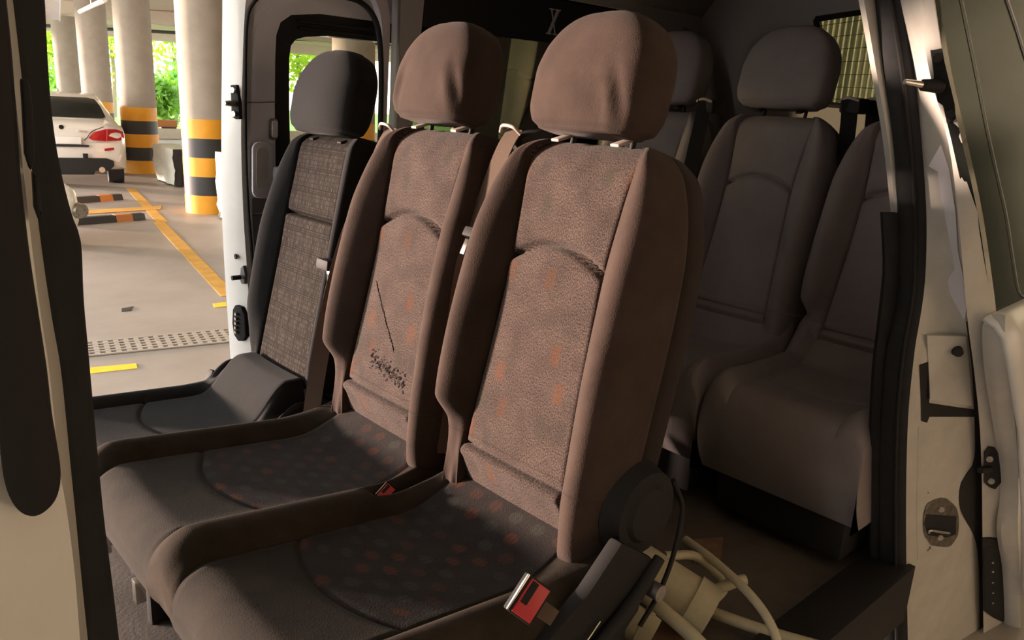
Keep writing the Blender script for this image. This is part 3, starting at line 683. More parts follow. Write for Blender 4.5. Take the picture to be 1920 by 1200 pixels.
def edgepoint(L, R, Lp, Rp): pass
def on_strip(L, R):
    L2, R2 = resample(spline(L, 6), 200), resample(spline(R, 6), 200)
    def f(u, v, off=0.0):                     # point of the ruled strip seen along this line of sight
        best = None; d = ray(u, v); d = d/np.linalg.norm(d)
        T = np.linspace(-.15, 1.15, 140); G = L2[:, None]*(1-T[None, :, None])+R2[:, None]*T[None, :, None]
        rel = G-CAM; q = np.linalg.norm(rel-(rel@d)[..., None]*d, axis=2); i = np.unravel_index(q.argmin(), q.shape)
        return G[i]-d*off
    return f
jamb = on_strip(SR, JR)
# grey plate painting the shadow in the guide channel recess, cover flap, slots
plate('guide_channel_shade', [jamb(u, v, .009) for u, v in ((1742, 311), (1757, 322), (1766, 368), (1771, 410), (1790, 505), (1778, 518), (1775, 530), (1784, 552), (1808, 602), (1812, 560), (1798, 470), (1790, 400), (1779, 320), (1765, 270))], (.02, .01, 0), M_trim, tj)
plate('pocket', [jamb(u, v, .008) for u, v in ((1726, 684), (1740, 680), (1742, 757), (1826, 768), (1832, 784), (1742, 782), (1738, 792), (1728, 790))], (.02, .01, 0), M_blk, tj)
fl = plate('cover_flap', [jamb(u, v, .024) for u, v in ((1740, 627), (1813, 631), (1824, 763), (1743, 752))], (.014, .008, 0), M_dwhite, tj, .002)
k = jamb(1794, 657, .030); rod('rubber_stop', k+np.array([.01, .006, 0]), k+np.array([-.012, -.008, 0]), .014, M_blk, fl, .011, 20, .004)
sp_ = [jamb(1765+33*math.copysign(abs(math.cos(a))**.8, math.cos(a)), 981+45*math.copysign(abs(math.sin(a))**.8, math.sin(a)), .014) for a in np.linspace(0, math.tau, 24, endpoint=False)]
stp = plate('striker_plate', sp_, (.008, .005, 0), M_dsteel, tj, .0015)
plate('striker_recess', [jamb(u, v, .0155) for u, v in ((1737, 962), (1793, 968), (1792, 1000), (1775, 1008), (1740, 1003), (1733, 985))], (.003, .002, 0), M_rub, stp)
for u, v in ((1764, 956), (1762, 1008)): c = jamb(u, v, .014); rod('striker_screw', c+np.array([.006, .004, 0]), c+np.array([-.005, -.003, 0]), .0085, M_steel, stp, None, 12, .002)
tube('striker_bar', [jamb(1742, 998, .014), jamb(1744, 997, .026), jamb(1760, 999, .03), jamb(1776, 1000, .026), jamb(1779, 1001, .014)], .004, M_chr, stp)
tube('jamb_seam', [jamb(u, v, .003) for u, v in ((1722, 800), (1720, 870), (1719, 960), (1721, 1046))], .0025, M_dwhite, tj, 6)
for u, v, s in ((1741, 1026, .006), (1739, 1032, .004), (1740, 922, .003)):
    c = jamb(u, v, .007); o = rod('rust_spot', c, c+np.array([.004, .003, 0]), s, M_card, tj, None, 7)
strip('rubber_gap', [jamb(u, v, .012) for u, v in ((1811, 606), (1822, 700), (1829, 800), (1826, 868), (1803, 905), (1800, 955), (1828, 1010), (1836, 1080), (1838, 1240))], [jamb(u, v, .012) for u, v in ((1816, 606), (1829, 700), (1838, 800), (1841, 868), (1842, 905), (1842, 955), (1843, 1010), (1846, 1080), (1847, 1240))], (.02, .01, 0), M_blk, tj, 60)  # shade of the door gap put in as black; the wedge is plastic
# ---- near sliding door, slid back along the outside
DR = [near(u, v, -.532) for u, v in ((1742, -40), (1751, 0), (1773, 133), (1804, 266), (1833, 400), (1853, 533), (1861, 600), (1868, 700), (1880, 800), (1890, 900), (1893, 1000), (1896, 1100), (1898, 1240))]
DL = [near(u, v, -.500) for u, v in ((1712, -40), (1722, 0), (1742, 133), (1778, 266), (1796, 400), (1808, 533), (1814, 600), (1827, 700), (1837, 800), (1841, 900), (1842, 1000), (1843, 1100), (1845, 1240))]
d2 = struct(strip('door_2', DL, DR, (.03, .0, 0), M_dwhite, None, 60, .004, 4)); dedge = on_strip(DL, DR)
go = [near(u, v, -.532) for u, v in ((1750, -20), (1773, 133), (1804, 266), (1833, 400), (1853, 533), (1860, 588), (1925, 562), (2040, 515), (2080, -20))]
gl = plate('door_glass', go, (0, .02, 0), M_dglass, d2)
tube('glass_edge', [near(u, v, -.535) for u, v in ((1797, -40), (1805, 0), (1832, 133), (1858, 266), (1888, 400), (1902, 490), (1912, 545), (1925, 560))], .0009, M_dwhite, gl, 6)
tube('frame_line', [near(u, v, -.535) for u, v in ((1880, -30), (1890, 0), (1910, 60), (1924, 105), (1960, 210))], .0018, M_trim, gl, 6)
BL = [near(u, v, -.537) for u, v in ((1860, 592), (1852, 622), (1856, 700), (1868, 780), (1880, 860), (1884, 930), (1877, 1000), (1886, 1080), (1890, 1240))]
BR = [near(u, v, -.572) for u, v in ((1885, 592), (1884, 625), (1890, 700), (1902, 780), (1908, 860), (1910, 930), (1908, 1000), (1912, 1080), (1915, 1240))]
strip('skin_edge', BL, BR, (.01, .015, 0), M_dwhite, d2, 50, .004, 4)
V = []; Fc = []; XX = np.linspace(0, 1, 10); prof = [(0, -.532), (.012, -.554), (.035, -.572), (.12, -.580), (.3, -.584), (.6, -.587), (1, -.582)]
brs = resample(spline(BR, 6), 30); ztop = float(near(1890, 583, -.54)[2])
for t, y in prof:
    for s in XX:
        z = ztop-t*1.0; x0 = np.interp(z, brs[::-1, 2], brs[::-1, 0])-.012; V.append((x0+(2.1-x0)*s, y+tilt(z), z+.03*s*(1-t)))
n = len(XX)
for i in range(len(prof)-1):
    for j in range(n-1): Fc.append((i*n+j, i*n+j+1, (i+1)*n+j+1, (i+1)*n+j))
sk = obj('door_skin', V, Fc, M_white, d2); sm = sk.modifiers.new('t', 'SOLIDIFY'); sm.thickness = .012; sm.offset = 0
# hardware on the door's front edge
def out(p, k=1.0): return np.array([-.8, -.6, 0])*k
gb = plate('guide_bracket', [dedge(u, v, .012) for u, v in ((1743, 96), (1750, 90), (1766, 92), (1774, 110), (1790, 196), (1794, 222), (1786, 229), (1777, 231), (1771, 200), (1757, 192), (1754, 152), (1750, 140))], (.012, .006, 0), M_blk, d2, .002)
a = dedge(1765, 160, .01); rod('pin_boss', a, a+np.array([-.035, .02, 0]), .014, M_blk, gb, .011, 16, .002)
rod('guide_pin', a+np.array([-.03, .018, 0]), a+np.array([-.068, .041, .004]), .0075, M_chr, gb, .005, 14, .001)
for u, v in ((1758, 108), (1783, 212)): c = dedge(u, v, .014); rod('bracket_bolt', c, c+np.array([-.008, -.004, 0]), .009, M_blk, gb, None, 8, .002)
ct = plate('door_catch', [dedge(u, v, .014) for u, v in ((1847, 848), (1853, 839), (1864, 840), (1877, 855), (1878, 905), (1866, 917), (1855, 914), (1847, 905))], (.014, .006, 0), M_blk, d2, .002)
a = dedge(1856, 879, .022); rod('catch_arm', a, dedge(1838, 881, .03), .009, M_blk, ct, .008, 12, .002)
for u, v in ((1855, 858), (1857, 902)): c = dedge(u, v, .014); rod('catch_screw', c, c+np.array([-.008, -.004, 0]), .0085, M_steel, ct, None, 12, .002)
cb = plate('contact_block', [dedge(u, v, .020) for u, v in ((1842, 1012), (1856, 1008), (1885, 1014), (1893, 1050), (1894, 1150), (1880, 1168), (1862, 1160), (1845, 1145))], (.018, .008, 0), M_blk, d2, .004)
plate('contact_face', [dedge(u, v, .024) for u, v in ((1846, 1030), (1860, 1022), (1872, 1040), (1873, 1150), (1862, 1152), (1847, 1140))], (.006, .003, 0), M_rub, cb, .002)
for v in (1053, 1072, 1091, 1110, 1128): c = dedge(1861, v, .024); rod('contact_pin', c, c+np.array([-.005, -.003, 0]), .0032, M_steel, cb, None, 8)
# ---- near B-pillar close to the camera
BSL = [near(u, v, -.44) for u, v in ((18, -40), (24, 0), (38, 120), (60, 320), (80, 480), (98, 600), (115, 700), (133, 880), (144, 990), (154, 1096), (169, 1240))]
BSR = [near(u, v, -.42) for u, v in ((80, -40), (84, 0), (90, 120), (98, 220), (110, 300), (126, 370), (138, 412), (152, 455), (157, 560), (165, 650), (172, 730), (184, 860), (196, 980), (209, 1080), (228, 1240))]
bp_ = struct(strip('trim_5', BSL, BSR, (.006, .04, 0), M_rub, None, 60, .006, 8))
BWL = [near(u, v, -.53) for u, v in ((-10, -40), (0, 0), (18, 120), (40, 320), (58, 480), (74, 600), (90, 700), (110, 880), (121, 950), (137, 1075), (150, 1240))]
tb = struct(strip('trim_6', BWL, BSL, (.005, .03, 0), M_dwhite, None, 60, .0, 3))  # white pillar paint, made darker to paint its shaded side
rows = ((-90, 9, -40), (-88, 8, 0), (-80, 22, 120), (-70, 44, 320), (-60, 62, 480), (-50, 78, 600), (-44, 93, 700), (-30, 112, 880), (-25, 124, 950), (-15, 140, 1075), (-10, 153, 1240))
tw = struct(strip('trim_7', [near(a, v, -.545) for a, b, v in rows], [near(b, v, -.535) for a, b, v in rows], (.005, .03, 0), M_white, None, 60, .0, 3))
ol = ((-70, -40), (2, -40), (8, 0), (20, 120), (34, 320), (52, 480), (70, 600), (85, 700), (94, 780), (104, 840), (111, 890), (109, 925), (98, 950), (80, 966), (60, 972), (38, 965), (20, 945), (8, 915), (0, 870), (-10, 760), (-25, 600), (-45, 300))
pt = plate('pillar_cover', [near(u, v, -.560) for u, v in spline(np.array(ol, float), 4)], (.004, .012, 0), M_blk, tw, .004)
for pts in (((40, 146), (54, 150), (62, 200), (66, 300), (58, 322), (48, 290), (44, 210)), ((62, 322), (72, 330), (80, 400), (76, 420), (66, 392))):
    plate('pillar_clip', [near(u, v, -.552) for u, v in pts], (.002, .016, 0), M_rub, tw, .002)
# ---- far sliding door, slid back along the outside
YD = 1.45
def fx(p): return [far(u, v, YD) for u, v in p]
FL = [far(u, v, YD+.07) for u, v in ((417, -40), (417, 0), (416, 120), (415, 250), (416, 395), (422, 520), (430, 640), (435, 720), (442, 860))]
FR = [far(u, v, YD) for u, v in ((470, -40), (461, 0), (457, 60), (455, 120), (452, 250), (456, 395), (464, 520), (470, 640), (473, 720), (478, 860))]
d1 = struct(strip('door_1', FL, FR, (.03, 0, 0), M_white, None, 60, .004, 6)); fedge = on_strip(FL, FR)
wo = fx(((517, 322), (515, 200), (516, 110), (518, 66), (526, 42), (546, 28), (600, 26))); wx1 = 1.02
wo += [np.array(fpt(wx1-.04, wo[-1][2]-.002, YD)), np.array(fpt(wx1, wo[-1][2]-.04, YD)), np.array(fpt(wx1, wo[0][2]+.03, YD)), np.array(fpt(wx1-.04, wo[0][2], YD))]
wi = fx(((546, 300), (544, 200), (544, 110), (547, 86), (556, 74), (574, 69), (620, 67)))
wi += [np.array(fpt(wx1-.07, wi[-1][2], YD)), np.array(fpt(wx1-.03, wi[-1][2]-.03, YD)), np.array(fpt(wx1-.03, wi[0][2]+.03, YD)), np.array(fpt(wx1-.07, wi[0][2], YD))]
zt_ = 2.06; zb_ = float(far(470, 402, YD)[2]); xl = [far(u, v, YD) for u, v in ((470, 402), (464, 300), (463, 200), (464, 80), (468, 20), (488, -20))]
tl = plate('door_trim', [*xl, fpt(.42, zt_, YD), fpt(1.18, zt_, YD), fpt(1.18, zb_, YD)], (0, .02, 0), M_trim, d1, 0, [wo])
dpl = [far(u, v, YD+.005) for u, v in ((470, 404), (474, 520), (476, 640), (480, 760), (482, 860))]
plate('lower_trim', [*dpl, fpt(1.18, float(dpl[-1][2]), YD+.005), fpt(1.18, zb_-.005, YD+.005)], (0, .02, 0), M_trimd, d1)
plate('window_rubber', [p+np.array([0, .006, 0]) for p in wo], (0, .02, 0), M_rub, d1, 0, [[p+np.array([0, .006, 0]) for p in wi]])
for k_ in (0, 1): tube('rubber_ridge', [far(560, 40+12*k_, YD-.002), np.array(fpt(wx1-.06, float(far(560, 40+12*k_, YD)[2]), YD-.002))], .005, M_blk, tl, 8, 0)
plate('door_glass', [p+np.array([0, .024, 0]) for p in wi], (0, .005, 0), M_glass, d1)
def rot_plate(ps, dy): return [np.array(p)+np.array([0, dy, 0]) for p in ps]
plate('door_shell', [*rot_plate(xl[::-1][1:], .055)[::-1][:0], *rot_plate([fpt(p[0]+.01, p[2], YD) for p in (FR[8], FR[7], FR[6], FR[5], FR[4], FR[3], FR[2])], .055), fpt(.42, zt_, YD+.055), fpt(1.18, zt_, YD+.055), fpt(1.18, .45, YD+.055)], (0, .015, 0), M_white, d1, 0, [rot_plate(wi, .055)])
tube('edge_seal', [far(u, v, YD-.006) for u, v in ((492, -12), (474, 8), (465, 30), (461, 80), (460, 192), (461, 290), (466, 400), (472, 470), (476, 560))], .005, M_rub, d1)
tube('trim_seam', [far(464, 192, YD-.001), far(490, 192, YD-.001), far(516, 191, YD-.001)], .0018, M_trimd, tl, 6, 0)
def rrect(u0, v0, u1, v1, r, y, n=5):
    pts = []
    for cx, cy, a0 in ((u1-r, v1-r, 0), (u0+r, v1-r, 90), (u0+r, v0+r, 180), (u1-r, v0+r, 270)):
        for k in range(n): a = math.radians(a0+90*k/(n-1)); pts.append(far(cx+r*math.cos(a), cy+r*math.sin(a), y))
    return pts
hp = plate('handle_surround', rrect(474, 266, 511, 372, 14, YD-.022), (0, .022, 0), M_trim, tl, .003)
plate('handle_pocket', rrect(481, 276, 503, 354, 10, YD-.0235), (0, .0015, 0), M_head, hp)
plate('painted_shadow', [far(u, v, YD-.006) for u, v in ((474, 372), (500, 370), (494, 398), (474, 402))], (0, .01, 0), M_trimd, tl)  # darker grey plate painting the shadow below the handle
plate('lock_slider', rrect(507, 222, 521, 262, 6, YD-.012), (0, .012, 0), M_trimd, tl); plate('lock_knob', rrect(511, 226, 521, 258, 4, YD-.018), (0, .006, 0), M_trim, tl)
plate('upper_trim_plate', [far(u, v, YD-.004) for u, v in ((478, 60), (490, 25), (512, 10), (560, 2), (560, 20), (530, 34), (514, 60), (512, 186), (480, 186), (474, 120))], (0, .006, 0), M_trim, tl, .002)  # raised plate in the same colour as the door trim
gb = plate('guide_bracket', [fedge(u, v, .012) for u, v in ((432, 160), (436, 157), (443, 159), (447, 190), (448, 222), (441, 224), (434, 218), (433, 195))], (.012, 0, 0), M_blk, d1, .002)
a = fedge(438, 192, .02); rod('guide_pin', a, a+np.array([-.035, -.012, 0]), .010, M_steel, gb, .007, 12, .002)
for u, v in ((439, 167), (441, 216)): c = fedge(u, v, .014); rod('bracket_bolt', c, c+np.array([-.008, -.003, 0]), .009, M_steel, gb, None, 8, .002)
ct = plate('door_catch', [fedge(u, v, .012) for u, v in ((451, 502), (456, 500), (459, 515), (458, 533), (453, 534), (449, 522))], (.01, 0, 0), M_trimd, d1, .001)
a = fedge(451, 519, .02); rod('catch_arm', a, a+np.array([-.03, .0, 0]), .008, M_blk, ct, None, 10, .002)
cb = plate('contact_block', [fedge(u, v, .016) for u, v in ((436, 580), (441, 574), (452, 577), (458, 592), (460, 632), (455, 640), (446, 638), (438, 628), (435, 605))], (.02, 0, 0), M_blk, d1, .003)
for k in range(5): c = fedge(443.5, 588+9*k, .02); rod('contact_pin', c, c+np.array([-.006, 0, 0]), .006, M_steel, cb, None, 8)
c = fedge(443, 482, .006); rod('edge_plug', c, c+np.array([-.004, 0, 0]), .009, M_blk, d1, None, 10)
# ------------------------------------------------------------------ belts, buckles, loose plastic pump
def belt(name, label, y, guide, pts, wdirs, tongue, lower, gy=0.0, wid=.044, extra=None):
    t = thing(name, label, 'seat belt', pts[0]); W = np.array(wdirs, float)
    band('webbing', pts, W, wid, .003, M_web, t)
    g = at(*guide, 'Y', y)
    bm = bmesh.new(); bbox(bm, g+np.array([.05, 0, -.035]), (.10, .055, .06), .012, Matrix.Rotation(-.25, 3, 'Y')); frombm('belt_guide', bm, M_blk, t)
    tube('guide_loop', [g+np.array([-.012, -.032, -.012]), g+np.array([-.022, -.018, .002]), g+np.array([-.02, .018, .004]), g+np.array([-.012, .034, -.01])], .004, M_pale, t)
    if tongue:
        a = at(*tongue, 'Y', y-.02); tg = box('belt_tongue', a, (.012, .044, .022), M_blk, t, .004, Matrix.Rotation(.5, 3, 'Y'))
        b = at(tongue[0]-12, tongue[1]+26, 'Y', y-.02); box('tongue_blade', b, (.003, .014, .034), M_dsteel, tg, .001, Matrix.Rotation(.45, 3, 'Y'))
    return t
Y2 = .735
belt('seat_belt', 'dark belt hanging from the shoulder guide between plaid seat and torn seat', Y2, (733, 236),
     [at(u, v, 'Y', Y2) for u, v in ((735, 240), (716, 275), (690, 345), (668, 402), (645, 470), (622, 560), (600, 670), (582, 785))], [(.1, -1, 0), (.15, -1, 0), (.9, -.4, 0), (.7, -.7, 0)], (668, 398), None)
Y1 = .2425
belt('seat_belt', 'brown belt hanging from the shoulder guide between the two brown backrests', Y1, (966, 240),
     [at(u, v, 'Y', Y1) for u, v in ((966, 243), (945, 280), (918, 350), (892, 428), (873, 500), (857, 600), (845, 720), (838, 850))], [(.1, -1, 0), (.15, -1, 0), (.9, -.4, 0), (.8, -.6, 0)], (884, 436), None)
for k, (y, pts, lab) in enumerate(((.65, ((1322, 188), (1312, 240), (1296, 310), (1280, 400)), 'black belt with pale guide hanging between the left and middle rear seats'),
    (.165, ((1594, 186), (1590, 240), (1578, 330), (1562, 470)), 'black belt with pale guide hanging just right of the middle rear seat'),
    (.135, ((1640, 188), (1636, 240), (1622, 330), (1606, 470)), 'black belt with pale guide hanging just left of the bright door pillar trim'))):
    t = thing('seat_belt', lab, 'seat belt', at(*pts[0], 'Y', y)); g = at(*pts[0], 'Y', y)
    band('webbing', [at(u, v, 'Y', y) for u, v in pts], (.55, -.83, 0), .050, .003, M_rub, t)
    bm = bmesh.new(); bbox(bm, g+np.array([.04, 0, -.02]), (.08, .07, .05), .012); frombm('belt_guide', bm, M_blk, t)
    tube('guide_loop', [g+np.array([-.005, .03, -.004]), g+np.array([-.012, .0, .004]), g+np.array([-.004, -.032, -.004])], .005, M_pale, t)
t = thing('belt_latch', 'black belt end with square metal tongue hanging beside the plaid backrest', 'buckle', at(617, 510, 'Y', .79))
a = at(618, 496, 'Y', .79); box('latch_body', a, (.05, .06, .028), M_blk, t, .006, Matrix.Rotation(.1, 3, 'Y'))
b = at(622, 528, 'Y', .79); bm = bmesh.new(); bbox(bm, b, (.006, .05, .055), .002); lt = frombm('latch_tongue', bm, M_steel, t); box('latch_slot', b+np.array([-.002, 0, 0]), (.006, .036, .036), M_rub, lt, .001)
band('webbing', [at(u, v, 'Y', .80) for u, v in ((622, 540), (612, 600), (598, 680), (585, 750), (576, 790))], (.6, -.8, 0), .035, .003, M_web, t)
for u, v, y, lab in ((850, 880, .245, 'bright metal buckle stalk between the two brown backrests'), (630, 757, .735, 'bright metal buckle stalk between plaid seat and torn seat')):
    t = thing('buckle_stalk', lab, 'buckle', at(u, v+30, 'Y', y)); a = at(u, v, 'Y', y)
    box('metal_strap', a, (.022, .006, .09), M_steel, t, .002, Matrix.Rotation(.25, 3, 'Y')); box('strap_end', a+np.array([-.012, 0, -.035]), (.05, .03, .03), M_blk, t, .005)
# red buckles
def buckle(label, c, rx, s=1.0):
    t = thing('belt_buckle', label, 'buckle', c); R_ = rx
    def part(name, cs, m, par, bev=.0015):
        bm = bmesh.new()
        for p, d in cs: bbox(bm, np.array(c)+np.array(R_ @ Vector(p))*s, np.array(d)*s, bev*s, R_)
        return frombm(name, bm, m, par)
    body = part('buckle_body', [((.004, 0, 0), (.046, .062, .024))], M_blk, t, .004)
    bt = part('release_button', [((.004, 0, .0125), (.036, .056, .004))], M_red, t); part('tongue_slot', [((-.005, .008, .0145), (.012, .036, .003))], M_rub, bt)
    part('buckle_rim', [((-.0205, 0, .009), (.003, .060, .009))], M_chr, t, .001)
    part('buckle_strap', [((.03, 0, -.014), (.07, .026, .006))], M_web, t, .001)
    return t
def frame_rot(xaxis, zaxis):
    z = Vector(zaxis).normalized(); x = Vector(xaxis); x = (x-z*x.dot(z)).normalized(); y = z.cross(x); return Matrix((x, y, z)).transposed()
bc = at(986, 1120, 'Y', -.285)
buckle('red and black belt buckle at the near edge of the front cushion', bc, frame_rot(at(1006, 1136, 'Y', -.285)-at(974, 1112, 'Y', -.285), (-.35, -.85, .35)), 1.05)
bc2 = at(722, 930, 'Y', .2425)+np.array([0, 0, .008])
buckle('small pinkish red buckle poking from the slot between the two brown cushions', bc2, frame_rot((.3, .0, -.5), (-.3, -.55, .6)), .6)
# white plastic pump and hoses lying on the van floor behind the double seat
pm = thing('plastic_pump', 'off-white plastic pump canister with cap and hose stub on the van floor', 'pump', at(1290, 1130, 'Z', .44))
ax = (at(1310, 1130, 'Z', .52)-at(1225, 1075, 'Z', .56)); ax /= np.linalg.norm(ax); c1 = at(1315, 1142, 'Z', .51)
rod('canister', c1-ax*.19, c1-ax*.01, .061, M_beige, pm, None, 28, .006)
rod('canister_cap', c1-ax*.03, c1+ax*.022, .067, M_beige, pm, .063, 28, .005)
tube('hose_stub', [c1-ax*.01+np.array([.03, -.01, .03]), c1+np.array([.075, -.03, .055]), c1+np.array([.10, -.045, .06])], .013, M_beige, pm)
tube('pump_bracket', [c1-ax*.12+np.array([.03, 0, .05]), c1-ax*.07+np.array([.08, 0, .06]), c1-ax*.0+np.array([.085, 0, .03]), c1+np.array([.05, 0, .0])], .011, M_beige, pm)
p2 = thing('plastic_bottle', 'small off-white capped plastic bottle lying below the pump', 'bottle', at(1200, 1185, 'Z', .44)); c2 = at(1206, 1180, 'Z', .50)
rod('bottle_body', c2-ax*.12, c2-ax*.0, .040, M_beige, p2, None, 24, .006); rod('bottle_cap', c2-ax*.01, c2+ax*.024, .042, M_beige, p2, .039, 24, .004)
tube('spout', [c2+np.array([.01, 0, .03]), c2+np.array([.03, -.01, .055])], .012, M_beige, p2)
tag(tube('hose', [at(u, v, 'Z', z) for u, v, z in ((1285, 1012, .60), (1330, 1045, .60), (1390, 1098, .585), (1430, 1145, .56), (1455, 1195, .52), (1468, 1260, .45))], .0105, M_beige), 'thin off-white hose arching above the pump canister', 'hose')
tag(tube('hose', [at(u, v, 'Z', z) for u, v, z in ((1196, 1106, .60), (1240, 1142, .59), (1282, 1178, .57), (1320, 1215, .55), (1360, 1260, .50))], .0155, M_beige), 'thick off-white hose running down in front of the pump canister', 'hose')
tag(tube('hose', [at(u, v, 'Z', .455) for u, v in ((1335, 1148), (1390, 1168), (1450, 1188), (1520, 1208), (1600, 1230))], .014, M_beige), 'off-white hose lying on the floor to the right of the pump canister', 'hose')
tag(plate('cardboard_scrap', [at(u, v, 'Z', .425) for u, v in ((1290, 1015), (1356, 1010), (1350, 1062), (1300, 1055))], (0, 0, .006), M_card), 'brown cardboard scrap on the van floor behind the pump', 'cardboard')
tag(plate('cardboard_scrap', [at(u, v, 'Z', .425) for u, v in ((1190, 1215), (1225, 1165), (1300, 1165), (1280, 1215))], (0, 0, .006), M_card), 'brown cardboard scrap on the floor under the pump', 'cardboard')
# black bracket at the far seat's outer side
box('side_bracket', at(405, 712, 'Y', 1.22), (.06, .03, .05), M_blk, single, .006, Matrix.Rotation(.5, 3, 'Y'))
tube('side_handle', [at(u, v, 'Y', 1.225) for u, v in ((425, 716), (436, 700), (452, 686), (468, 678))], .016, M_blk, single)
# ------------------------------------------------------------------ garage
gf = struct(plate('ground', [(-9, -9, 0), (26, -9, 0), (26, 30, 0), (-9, 30, 0)], (0, 0, -.1), M_floor))
gc = struct(plate('ceiling', [(-4.6, -9, 3.6), (26, -9, 3.6), (26, 29, 3.6), (-2.5, 29, 3.6), (-2.5, 3, 3.6), (-4.6, 1.2, 3.6)], (0, 0, .25), M_ceil))
for y, z in ((29.0, 3.25), (22.0, 3.28), (14.0, 3.3)): struct(box('beam', (12.2, y, (z+3.6)/2), (27.4, .5, 3.6-z), M_ceil, None, .01))
def column(label, u, d, R=.325, top=3.6, stripes=True, c=None):
    c = ground(u, d) if c is None else c; t = thing('concrete_column', label, 'column', c, 'round garage columns'); rod('shaft', c+np.array([0, 0, 1.2]), c+np.array([0, 0, top]), R, M_conc, t, None, 48)
    for k in range(5):
        o = rod('stripe', c+np.array([0, 0, .25*k]), c+np.array([0, 0, .25*k+.25]), R+.003, M_bstr if k % 2 else M_yel, t, None, 48); o['label'] = 'black painted stripe' if k % 2 else 'yellow painted stripe'
    return c
column('thick striped column nearest the van, beside the grey covered box', 396, 10.9)
column('second striped column from the van, left of the covered box', 268, 15.5)
column('third striped column, behind the white car', 192, 18.9)
column('farthest pale column, behind the white car roof', 140, 23.0)
column('striped column added out of view to keep the sun off the rear seats', 0, 0, .38, c=np.array([-2.34, 4.58, 0]))  # unseen column, added to shade the rear row
column('column seen through the far sliding door window', 664, 12.6)
for u0, d0, u1, d1_, wd, m, lab in ((245, 12.9, 305, 9.75, .13, M_line, 'yellow floor line running up towards the white car'), (298, 9.76, 430, 6.4, .13, M_line, 'yellow floor line running down towards the van door')):
    a, b = ground(u0, d0), ground(u1, d1_); n = np.cross(b-a, (0, 0, 1)); n /= np.linalg.norm(n)
    tag(plate('floor_line', [a-n*wd/2+(0, 0, .004+u0*4e-6), a+n*wd/2+(0, 0, .004+u0*4e-6), b+n*wd/2+(0, 0, .004+u0*4e-6), b-n*wd/2+(0, 0, .004+u0*4e-6)], (0, 0, -.003), m), lab, 'marking')
def patch(name, px, m, lab, cat, z=.004): return tag(plate(name, [at(u, v, 'Z', z) for u, v in px], (0, 0, -.003), m), lab, cat)
patch('floor_line', ((160, 394), (303, 386), (301, 392), (160, 401)), M_line, 'pale yellow cross line between the two wheel stops', 'marking', .008)
patch('floor_dash', ((170, 689), (255, 681), (258, 690), (168, 700)), M_line2, 'bright yellow dash in front of the drain grate at left', 'marking')
patch('floor_dash', ((399, 569), (424, 566), (425, 574), (402, 576)), M_line2, 'short yellow dash beside the far door edge', 'marking')
patch('floor_stain', ((228, 578), (250, 574), (246, 582), (228, 584)), M_bstr, 'small dark oil spot on the garage floor', 'stain')
# drain grate
A, B_ = at(165, 668, 'Z', 0.003), at(440, 640, 'Z', .003); dr = (B_-A)/np.linalg.norm(B_-A); nn = np.array([-dr[1], dr[0], 0]); wd = abs((at(300, 640, 'Z', 0)-at(300, 665, 'Z', 0))@nn)
dg = thing('drain_grate', 'pale perforated drain grate crossing the garage floor outside the far doorway', 'grate', A)
A = A-dr*.8; Ln = 4.0
plate('drain_channel', [A, A+dr*Ln, A+dr*Ln+nn*wd, A+nn*wd], (0, 0, -.0025), M_bstr, dg)
bm = bmesh.new()
for k in range(int(Ln/.06)): bbox(bm, A+dr*(k*.06+.015)+nn*wd/2+(0, 0, .004), (.03, wd, .008), 0, Matrix.Rotation(math.atan2(dr[1], dr[0]), 3, 'Z'))
for k in range(6): bbox(bm, A+dr*Ln/2+nn*wd*(k+.0)/5+(0, 0, .005), (Ln, .022, .008), 0, Matrix.Rotation(math.atan2(dr[1], dr[0]), 3, 'Z'))
frombm('grate_bars', bm, M_conc, dg)['kind'] = 'stuff'
# wheel stops
def wheelstop(u0, v0, u1, v1, lab):
    a, b = at(u0, v0, 'Z', 0), at(u1, v1, 'Z', 0); d = (b-a)/np.linalg.norm(b-a); ang = math.atan2(d[1], d[0]); L_ = np.linalg.norm(b-a); R_ = Matrix.Rotation(ang, 3, 'Z')
    t = thing('wheel_stop', lab, 'wheel stop', (a+b)/2, 'rubber wheel stops'); nrm = np.array([-d[1], d[0], 0])
    pr_ = [(-.075, 0), (-.05, .085), (.05, .085), (.075, 0)]; P = [a+nrm*(y+.075)+(0, 0, z) for y, z in pr_]; plate('stop_block', P, d*L_, M_bstr, t, .008)
    c = a+d*(L_-.36); plate('reflector', [c+nrm*(y*1.04+.075)+(0, 0, z*1.03) for y, z in pr_], d*.2, M_orange, t, 0)
wheelstop(120, 425, 274, 413, 'black rubber wheel stop with orange reflector nearer the van'); wheelstop(110, 385, 232, 375, 'black rubber wheel stop with orange reflector just behind the white car')
